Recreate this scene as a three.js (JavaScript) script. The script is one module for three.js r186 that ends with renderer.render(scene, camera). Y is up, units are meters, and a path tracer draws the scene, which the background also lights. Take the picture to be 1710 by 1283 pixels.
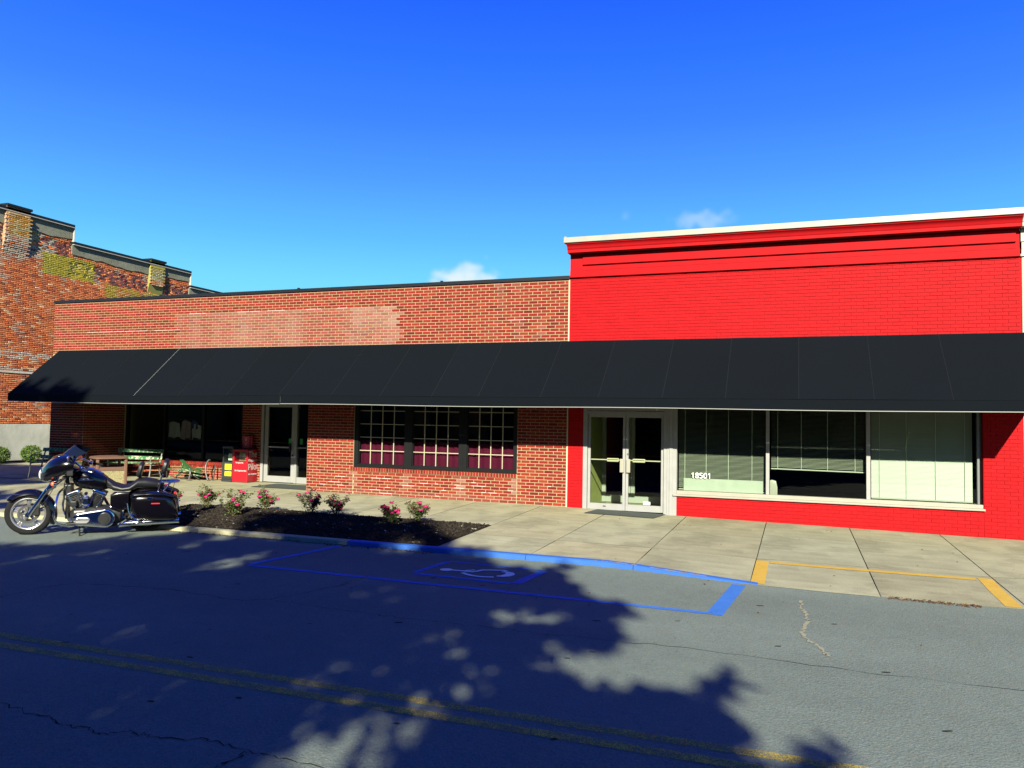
import * as THREE from 'three';
import { mergeGeometries, mergeVertices, toCreasedNormals } from 'three/addons/utils/BufferGeometryUtils.js';
import { RoundedBoxGeometry } from 'three/addons/geometries/RoundedBoxGeometry.js';
import { FontLoader } from 'three/addons/loaders/FontLoader.js';
import { TextGeometry } from 'three/addons/geometries/TextGeometry.js';

// ---------------------------------------------------------------- camera, sky, sun, exposure
const EXPOSURE = 3.2;
const scene = new THREE.Scene();
const camera = new THREE.PerspectiveCamera(52.64, 1024 / 768, 0.1, 900);
camera.rotation.order = 'YXZ';
camera.position.set(4.5465, 1.8447, 15.8809);
camera.rotation.set(0.0456, 0.3519, 0.0176);
scene.add(camera);

const renderer = new THREE.WebGLRenderer({ antialias: true });
renderer.setSize(1024, 768);
renderer.toneMapping = THREE.LinearToneMapping;
renderer.toneMappingExposure = EXPOSURE;
renderer.shadowMap.enabled = true;
renderer.shadowMap.type = THREE.PCFSoftShadowMap;

function mulberry(a) { return () => { a |= 0; a = a + 0x6D2B79F5 | 0; let t = Math.imul(a ^ a >>> 15, 1 | a); t = t + Math.imul(t ^ t >>> 7, 61 | t) ^ t; return ((t ^ t >>> 14) >>> 0) / 4294967296; }; }
const lerp = (a, b, t) => a + (b - a) * t, clamp = (x, a = 0, b = 1) => Math.min(b, Math.max(a, x));
const sstep = (a, b, x) => { const t = clamp((x - a) / (b - a)); return t * t * (3 - 2 * t); };
function pw(xs, ys, x) { if (x <= xs[0]) return ys[0]; for (let i = 1; i < xs.length; i++) if (x <= xs[i]) return lerp(ys[i - 1], ys[i], (x - xs[i - 1]) / (xs[i] - xs[i - 1])); return ys[ys.length - 1]; }
function hash(x, y, s) { let h = Math.imul(x, 374761393) ^ Math.imul(y, 668265263) ^ Math.imul(s, 974711); h = Math.imul(h ^ h >>> 13, 1274126177); return ((h ^ h >>> 16) >>> 0) / 4294967296; }
function vn(x, y, s = 1, per = 0) {
  const xi = Math.floor(x), yi = Math.floor(y), fx = x - xi, fy = y - yi, u = fx * fx * (3 - 2 * fx), v = fy * fy * (3 - 2 * fy);
  const px = per[0] ?? per, py = per[1] ?? per, w = (i, q) => q ? ((i % q) + q) % q : i, x0 = w(xi, px), x1 = w(xi + 1, px), y0 = w(yi, py), y1 = w(yi + 1, py);
  return lerp(lerp(hash(x0, y0, s), hash(x1, y0, s), u), lerp(hash(x0, y1, s), hash(x1, y1, s), u), v);
}
function fbm(x, y, s = 1, o = 4, per = 0) { let a = 0, k = .5, n = 0; for (let i = 0; i < o; i++) { a += k * vn(x, y, s + i * 17, per); n += k; k *= .5; x *= 2; y *= 2; per = per.length ? [per[0] * 2, per[1] * 2] : per * 2; } return a / n; }

// sky: clear afternoon blue, paler towards the horizon, with two small clouds low over the roofs
{
  const W = 2048, H = 1024, d = new Float32Array(W * H * 4);
  const E = [-90, -3, 0, 5, 9.5, 12.7, 17, 21, 25, 29, 45, 65, 90];
  const Rr = [.06, .12, .36, .28, .20, .13, .084, .051, .03, .019, .011, .009, .008];
  const Gg = [.07, .2, .88, .82, .73, .546, .356, .246, .188, .137, .10, .085, .075];
  const Bb = [.08, .3, 1.02, 1.05, 1.06, 1.05, 1.03, 1.02, 1.01, 1.0, .86, .76, .70];
  const puffs = [[-113.9, 10.0, 2.5, 1.25, .95], [-113.1, 10.9, 1.2, .65, .75], [-115.5, 9.5, 1.4, .7, .6], [-112.1, 10.1, .75, .75, .75], [-96.5, 14.4, 2.6, .75, .32], [-97.4, 14.1, 1.4, .6, .25], [-102.3, 14.8, .5, .35, .12]];
  for (let j = 0; j < H; j++) {
    const el = ((j + .5) / H - .5) * 180, c = [pw(E, Rr, el), pw(E, Gg, el), pw(E, Bb, el)];
    for (let i = 0; i < W; i++) {
      const az = ((i + .5) / W - .5) * 360;
      let m = 0;
      if (el > 7 && el < 18 && az > -120 && az < -90) {
        const wx = (fbm(az * 1.3, el * 1.6, 5, 5) - .5) * 2.0, wy = (fbm(az * 1.3 + 40, el * 1.6, 9, 5) - .5) * 1.4;
        for (const [a, e, ra, re, k] of puffs) { const q = Math.hypot((az + wx - a) / ra, (el + wy - e) / re); m = Math.max(m, k * sstep(1.05, .25, q)); }
      }
      const o = (j * W + i) * 4;
      d[o] = lerp(c[0], .80, m) / EXPOSURE; d[o + 1] = lerp(c[1], .93, m) / EXPOSURE; d[o + 2] = lerp(c[2], .98, m) / EXPOSURE; d[o + 3] = 1;
    }
  }
  const t = new THREE.DataTexture(d, W, H, THREE.RGBAFormat, THREE.FloatType);
  t.mapping = THREE.EquirectangularReflectionMapping; t.magFilter = t.minFilter = THREE.LinearFilter; t.wrapS = THREE.RepeatWrapping; t.needsUpdate = true;
  scene.background = t; scene.environment = t;
}
const SUN = new THREE.Vector3(.329, .541, 1).normalize();
const sun = new THREE.DirectionalLight(new THREE.Color().setRGB(1, .955, .76), 5.0);
sun.position.copy(SUN).multiplyScalar(60).add(new THREE.Vector3(-4, 0, 4)); sun.target.position.set(-4, 0, 4);
sun.castShadow = true; sun.shadow.mapSize.set(4096, 4096); sun.shadow.radius = 1.3;
Object.assign(sun.shadow.camera, { left: -32, right: 32, top: 26, bottom: -26, near: 1, far: 140 });
scene.add(sun, sun.target);

// ---------------------------------------------------------------- helpers
const V = (x, y, z) => new THREE.Vector3(x, y, z);
const enc = (l) => Math.round(255 * clamp(l <= .0031308 ? 12.92 * l : 1.055 * Math.pow(l, 1 / 2.4) - .055));
function tex(n, fn, color = true, m = n) {
  const d = new Uint8Array(n * m * 4);
  for (let j = 0; j < m; j++) for (let i = 0; i < n; i++) { const c = fn(i / n, j / m, i, j), o = (j * n + i) * 4; for (let k = 0; k < 3; k++) d[o + k] = color ? enc(c[k]) : Math.round(255 * clamp(c[k])); d[o + 3] = 255; }
  const t = new THREE.DataTexture(d, n, m); t.wrapS = t.wrapT = THREE.RepeatWrapping; t.magFilter = THREE.LinearFilter; t.minFilter = THREE.LinearMipmapLinearFilter; t.generateMipmaps = true;
  if (color) t.colorSpace = THREE.SRGBColorSpace; t.needsUpdate = true; return t;
}
const g1 = (f) => (u, v, i, j) => { const a = f(u, v, i, j); return [a, a, a]; };
function M(c, rough = .8, o = {}) { if (rough > .5 && !o.metalness && !o.transmission && !o.clearcoat) o = { phys: 1, specularIntensity: rough > .7 ? .2 : .35, ...o }; const C = Array.isArray(c) ? new THREE.Color().setRGB(...c) : new THREE.Color(c); const { phys, ...r } = o; return phys || r.transmission || r.clearcoat ? new THREE.MeshPhysicalMaterial({ color: C, roughness: rough, ...r }) : new THREE.MeshStandardMaterial({ color: C, roughness: rough, ...r }); }
const names = {};
function numbered(n) { const k = names[n] = (names[n] ?? -1) + 1; return k ? `${n}_${String(k).padStart(3, '0')}` : n; }
function shade(o) { o.castShadow = o.receiveShadow = true; return o; }
function geo(g) { if (!Array.isArray(g)) return g; const l = g.map((x) => { let y = x.index ? x.toNonIndexed() : x.clone(); for (const k of Object.keys(y.attributes)) if (!['position', 'normal', 'uv'].includes(k)) y.deleteAttribute(k); if (!y.attributes.uv) y.setAttribute('uv', new THREE.BufferAttribute(new Float32Array(y.attributes.position.count * 2), 2)); if (!y.attributes.normal) y.computeVertexNormals(); return y; }); return l.length > 1 ? mergeGeometries(l) : l[0]; }
// uv in metres from the dominant direction of each face
function muv(g, s = 1) {
  const y = g.index ? g.toNonIndexed() : g, p = y.attributes.position, n = y.attributes.normal, uv = new Float32Array(p.count * 2);
  for (let i = 0; i < p.count; i += 3) {
    const t = i; let ax = 0, ay = 0, az = 0;
    for (let k = 0; k < 3; k++) { ax += Math.abs(n.getX(t + k)); ay += Math.abs(n.getY(t + k)); az += Math.abs(n.getZ(t + k)); }
    for (let k = 0; k < 3; k++) { const X = p.getX(t + k), Y = p.getY(t + k), Z = p.getZ(t + k); const [u, v] = ay >= ax && ay >= az ? [X, Z] : ax >= az ? [Z, Y] : [X, Y]; uv[(t + k) * 2] = u / s; uv[(t + k) * 2 + 1] = v / s; }
  }
  y.setAttribute('uv', new THREE.BufferAttribute(uv, 2)); return y;
}
function obj(name, g, m, parent, s) { let q = geo(g); if (s) q = muv(q, s); const o = shade(new THREE.Mesh(q, m)); o.name = parent ? name : numbered(name); (parent ?? scene).add(o); return o; }
function tag(o, label, category, group) { o.userData.label = label; o.userData.category = category; if (group) o.userData.group = group; return o; }
function struct(o) { o.userData.kind = 'structure'; return o; }
function stuff(o) { o.userData.kind = 'stuff'; return o; }
function thing(name, label, category, pos = [0, 0, 0], turn = 0, group) { const o = new THREE.Group(); o.name = numbered(name); o.position.set(...pos); o.rotation.y = turn; scene.add(o); return tag(o, label, category, group); }
function grp(name, parent) { const o = new THREE.Group(); o.name = name; parent.add(o); return o; }
// geometry shorthands: boxes are given by their two corners
function B(x0, y0, z0, x1, y1, z1) { const g = new THREE.BoxGeometry(Math.abs(x1 - x0), Math.abs(y1 - y0), Math.abs(z1 - z0)); g.translate((x0 + x1) / 2, (y0 + y1) / 2, (z0 + z1) / 2); return g; }
function RB(x0, y0, z0, x1, y1, z1, r = .01, s = 2) { const g = new RoundedBoxGeometry(Math.abs(x1 - x0), Math.abs(y1 - y0), Math.abs(z1 - z0), s, r); g.translate((x0 + x1) / 2, (y0 + y1) / 2, (z0 + z1) / 2); return g; }
function bar(a, b, r0, r1 = r0, n = 10) { const d = b.clone().sub(a), g = new THREE.CylinderGeometry(r1, r0, d.length(), n); g.applyQuaternion(new THREE.Quaternion().setFromUnitVectors(V(0, 1, 0), d.clone().normalize())); const c = a.clone().add(b).multiplyScalar(.5); g.translate(c.x, c.y, c.z); return g; }
function plank(a, b, w, t, up = V(0, 1, 0)) { const d = b.clone().sub(a), L = d.length(), x = d.normalize(), z = x.clone().cross(up).normalize(), y = z.clone().cross(x); const g = new THREE.BoxGeometry(L, t, w); g.applyMatrix4(new THREE.Matrix4().makeBasis(x, y, z)); const c = a.clone().add(b).multiplyScalar(.5); g.translate(c.x, c.y, c.z); return g; }
function tube(pts, r, n = 8, seg = 0) { const c = new THREE.CatmullRomCurve3(pts.map((p) => Array.isArray(p) ? V(...p) : p), false, 'centripetal'); return new THREE.TubeGeometry(c, seg || pts.length * 6, r, n, false); }
function disc(c, ax, r, t, n = 28) { const g = new THREE.CylinderGeometry(r, r, t, n); if (ax === 'z') g.rotateX(Math.PI / 2); if (ax === 'x') g.rotateZ(Math.PI / 2); g.translate(...c); return g; }
function loft(secs, caps = true) {
  const n = secs[0].length, p = [], idx = [];
  for (const s of secs) for (const q of s) p.push(q.x, q.y, q.z);
  for (let i = 0; i + 1 < secs.length; i++) for (let k = 0; k < n; k++) { const a = i * n + k, b = i * n + (k + 1) % n, c = a + n, e = b + n; idx.push(a, c, b, b, c, e); }
  if (caps) for (const i of [0, secs.length - 1]) { const c = V(0, 0, 0); for (const q of secs[i]) c.add(q); c.multiplyScalar(1 / n); const o = p.length / 3; p.push(c.x, c.y, c.z); for (let k = 0; k < n; k++) { const a = i * n + k, b = i * n + (k + 1) % n; i ? idx.push(a, o, b) : idx.push(b, o, a); } }
  const g = new THREE.BufferGeometry(); g.setAttribute('position', new THREE.Float32BufferAttribute(p, 3)); g.setIndex(idx); g.computeVertexNormals();
  g.setAttribute('uv', new THREE.Float32BufferAttribute(new Float32Array(p.length / 3 * 2), 2)); return toCreasedNormals(g, .7);
}
// a cross-section in the y-z plane at x: superellipse, optionally leaned along x
function sec(x, y0, y1, hz, k = 2.6, lean = 0, cz = 0, N = 24) { const cy = (y0 + y1) / 2, hy = (y1 - y0) / 2, o = []; for (let i = 0; i < N; i++) { const a = i / N * 2 * Math.PI, c = Math.cos(a), s = Math.sin(a), Y = Math.sign(s) * Math.pow(Math.abs(s), 2 / k) * hy, Z = Math.sign(c) * Math.pow(Math.abs(c), 2 / k) * hz; o.push(V(x + lean * Y, cy + Y, cz + Z)); } return o; }
function extr(pts, depth, bevel = 0, holes = []) { const s = new THREE.Shape(pts.map((p) => new THREE.Vector2(...p))); for (const h of holes) s.holes.push(new THREE.Path(h.map((p) => new THREE.Vector2(...p)))); return new THREE.ExtrudeGeometry(s, { depth, bevelEnabled: bevel > 0, bevelThickness: bevel, bevelSize: bevel, bevelSegments: 2, curveSegments: 16 }); }
function quadGrid(nx, nz, fn) { const p = [], c = [], uv = [], idx = []; for (let j = 0; j <= nz; j++) for (let i = 0; i <= nx; i++) { const q = fn(i / nx, j / nz); p.push(q[0], q[1], q[2]); uv.push(q[4] ?? q[0], q[5] ?? q[2]); const k = q[3] ?? [1, 1, 1]; c.push(...k); } for (let j = 0; j < nz; j++) for (let i = 0; i < nx; i++) { const a = j * (nx + 1) + i, b = a + 1, e = a + nx + 1, f = e + 1; idx.push(a, e, b, b, e, f); } const g = new THREE.BufferGeometry(); g.setAttribute('position', new THREE.Float32BufferAttribute(p, 3)); g.setAttribute('uv', new THREE.Float32BufferAttribute(uv, 2)); g.setAttribute('color', new THREE.Float32BufferAttribute(c, 3)); g.setIndex(idx); g.computeVertexNormals(); return g; }
// a flat ribbon on the ground through points [x, z]
function ribbon(pts, w, y) { const p = [], idx = [], uv = []; let L = 0; pts.forEach((q, i) => { const a = pts[Math.max(0, i - 1)], b = pts[Math.min(pts.length - 1, i + 1)], dx = b[0] - a[0], dz = b[1] - a[1], l = Math.hypot(dx, dz), ww = (typeof w === 'function' ? w(i) : w) / 2, nx = -dz / l * ww, nz = dx / l * ww, Y = typeof y === 'function' ? y(q[0], q[1]) : y; if (i) L += Math.hypot(q[0] - pts[i - 1][0], q[1] - pts[i - 1][1]); p.push(q[0] + nx, Y, q[1] + nz, q[0] - nx, Y, q[1] - nz); uv.push(q[0] + nx, q[1] + nz, q[0] - nx, q[1] - nz); if (i) { const k = i * 2; idx.push(k - 2, k - 1, k, k, k - 1, k + 1); } }); const g = new THREE.BufferGeometry(); g.setAttribute('position', new THREE.Float32BufferAttribute(p, 3)); g.setAttribute('uv', new THREE.Float32BufferAttribute(uv, 2)); g.setIndex(idx); g.computeVertexNormals(); if (g.attributes.normal.getY(0) < 0) { g.setIndex(idx.reverse()); g.computeVertexNormals(); } return g; }
const font = await new FontLoader().loadAsync('fonts/droid/droid_sans_regular.typeface.json');
const fontB = await new FontLoader().loadAsync('fonts/droid/droid_sans_bold.typeface.json');
const fontS = await new FontLoader().loadAsync('fonts/droid/droid_serif_bold.typeface.json');
function text(s, f, size, stretch = 1) { const g = new TextGeometry(s, { font: f, size, depth: .002, curveSegments: 4, bevelEnabled: false }); g.scale(stretch, 1, 1); return g; }

// ---------------------------------------------------------------- materials
const T = {};
T.asphalt = tex(1024, (u, v, i, j) => { const a = vn(u * 500, v * 500, 3, 500), b = vn(u * 260, v * 260, 7, 260), c = fbm(u * 16, v * 16, 11, 4, 16), h = hash(i, j, 5); let k = .62 + .34 * a + .18 * b + .14 * c + .26 * h; if (a > .86) k *= 1.25; if (b < .12) k *= .8; const w = vn(u * 90, v * 90, 21, 90) - .5; return [.093 * k * (1 + .1 * w), .11 * k, .096 * k * (1 - .08 * w)]; });
T.asphaltB = tex(1024, g1((u, v, i, j) => .5 * vn(u * 340, v * 340, 3, 340) + .5 * vn(u * 190, v * 190, 7, 190)), false);
T.conc = tex(1024, (u, v, i, j) => { const c = fbm(u * 6, v * 6, 31, 6, 6), s = fbm(u * 3, v * 22, 33, 4, [3, 22]), h = hash(i, j, 5), g = vn(u * 260, v * 260, 37, 260); let k = .66 + .34 * c + .22 * (s - .5) + .1 * (h - .5) + .16 * (g - .5); const st = sstep(.56, .7, fbm(u * 9, v * 9, 51, 4, 9)); k *= 1 - .13 * st; if (hash(i >> 1, j >> 1, 77) > .9965) k *= .55; return [.292 * k, .276 * k, .178 * k]; });
T.concB = tex(512, g1((u, v) => .6 * vn(u * 180, v * 180, 3, 180) + .4 * fbm(u * 20, v * 20, 8, 3, 20)), false);
T.grain = tex(512, g1((u, v, i, j) => .70 + .30 * fbm(u * 24, v * 24, 71, 4, 24) + .2 * (vn(u * 128, v * 128, 73, 128) - .3) + .06 * hash(i, j, 3)));
T.grainB = tex(512, g1((u, v) => .5 * vn(u * 128, v * 128, 73, 128) + .5 * fbm(u * 32, v * 32, 75, 3, 32)), false);
T.weave = tex(256, g1((u, v, i, j) => .8 + .12 * ((i + j) % 4 < 2 ? 1 : 0) + .16 * fbm(u * 8, v * 8, 81, 4, 8) + .1 * hash(i, j, 2)));
T.pebble = tex(512, (u, v) => { const a = vn(u * 90, v * 90, 91, 90), b = vn(u * 60, v * 60, 93, 60), k = a > .7 ? 1.5 : b < .3 ? .45 : .9 + .3 * a; const w = vn(u * 45, v * 45, 95, 45); return [.24 * k, (.2 + .02 * w) * k, (.09 + .04 * w) * k]; });
T.plaster = tex(512, (u, v, i, j) => { const c = fbm(u * 5, v * 5, 101, 6, 5), d = fbm(u * 22, v * 9, 103, 4, [22, 9]), k = .7 + .5 * c + .25 * (d - .5) + .08 * hash(i, j, 7); return [.33 * k, .335 * k, .285 * k]; });
T.paint = tex(512, g1((u, v, i, j) => .86 + .2 * (fbm(u * 8, v * 8, 111, 5, 8) - .2) + .05 * hash(i, j, 4)));
T.worn = tex(1024, g1((u, v, i, j) => { const a = vn(u * 200, v * 200, 121, 200), b = fbm(u * 12, v * 12, 123, 4, 12), h = hash(i, j, 9); return clamp((a * .6 + h * .4 + (b - .5) * .35 - .5) * 7 + .5); }), false);
T.wornLess = tex(512, g1((u, v, i, j) => { const a = vn(u * 160, v * 160, 131, 160), b = fbm(u * 10, v * 10, 133, 4, 10); return clamp((a * .5 + (b - .5) * .7 + .22) * 5); }), false);
T.mulch = tex(512, (u, v, i, j) => { const a = vn(u * 120, v * 60, 141, 60), b = vn(u * 50, v * 110, 143, 10), k = .35 + 1.1 * a * b + .5 * hash(i, j, 2) * a; return [.022 * k, .017 * k, .013 * k]; });
T.wood = tex(256, (u, v, i, j) => { const a = vn(u * 4, v * 90, 151, [4, 90]), b = fbm(u * 20, v * 20, 153, 4, 20), k = .7 + .5 * a, pale = sstep(.5, .62, b); return [lerp(.03, .24, pale) * k, lerp(.1, .25, pale) * k, lerp(.04, .17, pale) * k]; });
const MA = {
  asphalt: M([1, 1, 1], .92, { map: T.asphalt, bumpMap: T.asphaltB, bumpScale: .004, vertexColors: true }),
  conc: M([1, 1, 1], .9, { map: T.conc, bumpMap: T.concB, bumpScale: .0015, vertexColors: true }),
  concBase: M([.06, .055, .04], .95), curb: M([1.05, 1.05, 1.05], .9, { map: T.conc, bumpMap: T.concB, bumpScale: .003 }),
  blueCurb: M([.024, .09, .31], .7, { map: T.paint, bumpMap: T.concB, bumpScale: .003 }),
  bluePaint: M([.032, .112, .35], .75, { map: T.paint, alphaMap: T.wornLess, transparent: true }),
  yellowPaint: M([.36, .23, .042], .75, { map: T.paint, alphaMap: T.wornLess, transparent: true }),
  centre: M([.36, .27, .05], .8, { alphaMap: T.worn, transparent: true }),
  whitePaint: M([.62, .64, .62], .75, { map: T.paint }),
  mortar: M([.27, .222, .132], .95, { map: T.grain, bumpMap: T.grainB, bumpScale: .002 }),
  red: M([.26, .0055, .0075], .6, { specularIntensity: .08, map: T.paint, bumpMap: T.grainB, bumpScale: .002 }),
  redFlat: M([.26, .0055, .0075], .6, { specularIntensity: .08, map: T.paint }),
  whiteMetal: M([.212, .202, .164], .5, { map: T.paint }), blackMetal: M([.008, .009, .012], .45, { phys: 1, specularIntensity: .4, map: T.paint }),
  fabric: M([.0022, .0036, .0054], .9, { phys: 1, specularIntensity: .12, map: T.weave, side: THREE.DoubleSide }), trim: M([.17, .175, .16], .5),
  alu: M([.2, .201, .196], .5, {  map: T.paint }), aluDark: M([.1, .105, .11], .45, { metalness: .5 }),
  blackFrame: M([.006, .0065, .007], .5, { phys: 1, specularIntensity: .25, map: T.paint }), muntin: M([.27, .25, .18], .55),
  glass: M([.84, .92, .87], .015, { transmission: 1, thickness: 0, ior: 1.38 }), glassDark: M([.55, .6, .58], .015, { transmission: 1, thickness: 0, ior: 1.3 }),
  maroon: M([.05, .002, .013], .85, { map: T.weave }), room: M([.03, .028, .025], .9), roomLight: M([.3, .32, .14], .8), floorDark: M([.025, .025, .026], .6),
  slat: M([.205, .215, .17], .5, { side: THREE.DoubleSide }), cream: M([.36, .38, .31], .8, { map: T.paint }),
  tar: M([.012, .012, .013], .95, { map: T.grain }), roof: M([.05, .05, .052], .9),
  plaster: M([1, 1, 1], .95, { map: T.plaster, bumpMap: T.concB, bumpScale: .006 }), mat: M([.055, .062, .058], .98, { map: T.weave, bumpMap: T.grainB, bumpScale: .004 }),
  bark: M([.10, .075, .055], .95, { map: T.grain, bumpMap: T.grainB, bumpScale: .02 }),
};
const fillc = (g, c) => { const n = g.attributes.position.count, a = new Float32Array(n * 3); for (let i = 0; i < n; i++) a.set(c, i * 3); g.setAttribute('color', new THREE.BufferAttribute(a, 3)); return g; };

// ---------------------------------------------------------------- the ground
const yBase = (x) => pw([-6.5, 0, 2.2, 8.3], [.055, .02, -.025, -.106], x);           // pavement height along the shop fronts
const zCurb = (x) => pw([2, 2.6, 4, 5, 9], [5.35, 5.42, 5.72, 5.8, 5.8], x);
const yCurb = (x) => pw([2.2, 4, 6.9, 8.4], [-.085, -.146, -.146, -.09], x);
const yWalk = (x, z) => z <= 0 ? yBase(x) : lerp(yBase(x), yCurb(x), clamp(z / zCurb(x)));
const ROAD = -.15;
struct(obj('ground', B(-300, -.9, -300, 300, -.45, 300), M([.12, .11, .07], 1, { map: T.grain }), null, 3));
const road = struct(obj('road', quadGrid(300, 48, (u, v) => { const x = lerp(-45, 45, u), z = lerp(5.1, 17.4, v), n = fbm(x * .5, z * .9, 201, 5), w = fbm(x * .22, z * 1.7, 205, 4), e = sstep(6.6, 5.5, z + fbm(x * 2, z * 2, 207, 3) * .6); const k = .88 + .16 * n + .2 * (w - .5) + .1 * e; return [x, ROAD, z, [k, k * (1 + .02 * e), k * (1 - .03 * e)], x / 2.7, z / 2.7]; }), MA.asphalt));
// painted markings and cracks lie on the road
obj('centre_line', ribbon([[-40, 10.86], [-6, 10.86], [4, 10.86], [40, 10.86]], .11, ROAD + .004), MA.centre, road);
obj('centre_line', ribbon([[-40, 11.07], [-6, 11.07], [4, 11.07], [40, 11.07]], .11, ROAD + .004), MA.centre, road);
const mk = (n, pts, w, m, y = ROAD + .004) => obj(n, ribbon(pts, w, y), m, road);
mk('parking_line', [[-2.30, 7.30], [3.66, 7.42]], .10, MA.bluePaint); mk('parking_line', [[-2.06, 5.46], [-2.30, 7.24]], .11, MA.bluePaint);
mk('parking_line', [[3.88, 5.80], [3.74, 7.47]], .17, MA.bluePaint);
mk('symbol_border', [[-.08, 6.86], [1.28, 6.92]], .09, MA.bluePaint); mk('symbol_border', [[-.01, 5.90], [1.38, 5.98]], .06, MA.bluePaint);
mk('symbol_border', [[0.0, 5.94], [-.08, 6.80]], .09, MA.bluePaint); mk('symbol_border', [[1.42, 6.0], [1.34, 6.9]], .13, MA.bluePaint);
{ // wheelchair symbol, its head towards the parked motorcycle
  const sy = ROAD + .006, hd = new THREE.CircleGeometry(.085, 20); hd.rotateX(-Math.PI / 2); hd.scale(1.05, 1, .95); hd.translate(.22, sy, 6.475);
  obj('wheelchair_symbol', [hd, ribbon([[.3, 6.465], [.45, 6.46], [.61, 6.465]], .06, sy), ribbon([[.47, 6.43], [.57, 6.34]], .045, sy + .001), ribbon([[.585, 6.475], [.63, 6.41], [.66, 6.31], [.77, 6.26], [.93, 6.21], [.98, 6.25]], .06, sy + .002),
    ribbon([[.49, 6.57], [.58, 6.64], [.66, 6.68], [.75, 6.7], [.83, 6.7], [.96, 6.66]], .06, sy), ribbon([[.97, 6.585], [1.03, 6.565], [1.075, 6.51], [1.09, 6.41], [1.055, 6.33], [1.0, 6.29], [.93, 6.3]], (i) => [.05, .09, .13, .13, .11, .07, .04][i], sy)], MA.whitePaint, road);
}
{
  const r = mulberry(5), crack = (pts, w, m = MA.tar) => { const q = []; for (let i = 0; i + 1 < pts.length; i++) { const n = 9; for (let k = 0; k < n; k++) { const t = k / n; q.push([lerp(pts[i][0], pts[i + 1][0], t) + (r() - .5) * .05, lerp(pts[i][1], pts[i + 1][1], t) + (r() - .5) * .06]); } } q.push(pts[pts.length - 1]); const ws = q.map(() => w * (.3 + 1.2 * r())); return ribbon(q, (i) => ws[i], ROAD + .004); };
  obj('crack', crack([[-3.44, 9.87], [-3.48, 9.41], [-3.32, 9.02], [-2.14, 8.86], [-1.07, 8.95], [-.81, 8.79], [-.53, 7.94], [-.49, 7.27]], .01), MA.tar, road);
  obj('crack', crack([[-.74, 8.82], [.07, 8.86], [.65, 8.9], [1.43, 8.88], [2.28, 8.87], [3.6, 8.8], [5.2, 8.9], [7.5, 8.85]], .006), MA.tar, road);
  obj('crack', crack([[-1.6, 12.1], [-.54, 12.02], [-.04, 12.08], [.28, 12.11], [.49, 12.14], [.62, 12.04], [.8, 12.05], [1.14, 11.96], [1.49, 12], [1.86, 12], [2.6, 12.1]], .009), MA.tar, road);
  obj('crack', crack([[1.49, 12], [1.48, 12.24], [1.4, 12.7]], .012), MA.tar, road);
  obj('crack', crack([[4.59, 6.37], [4.61, 6.88], [4.64, 7.16], [4.67, 7.38], [4.6, 7.8], [4.63, 8.05], [4.77, 8.34], [4.8, 8.55]], .036, MA.curb), M([.2, .19, .13], .95, { map: T.grain }), road);
  obj('crack', crack([[-.53, 7.94], [-.51, 7.6], [-.49, 7.27]], .026), M([.17, .16, .11], .95, { map: T.grain }), road);
  const spots = []; for (let i = 0; i < 30; i++) { const x = lerp(-4, 7, r()), z = lerp(6.4, 11.8, r()), g = new THREE.CircleGeometry(.009 + .012 * r(), 7); g.rotateX(-Math.PI / 2); g.scale(1.6 + r(), 1, .8); g.rotateY(r() * .8); g.translate(x, ROAD + .004, z); spots.push(g); }
  stuff(obj('tar_spots', spots, MA.tar, road));
}
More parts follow.
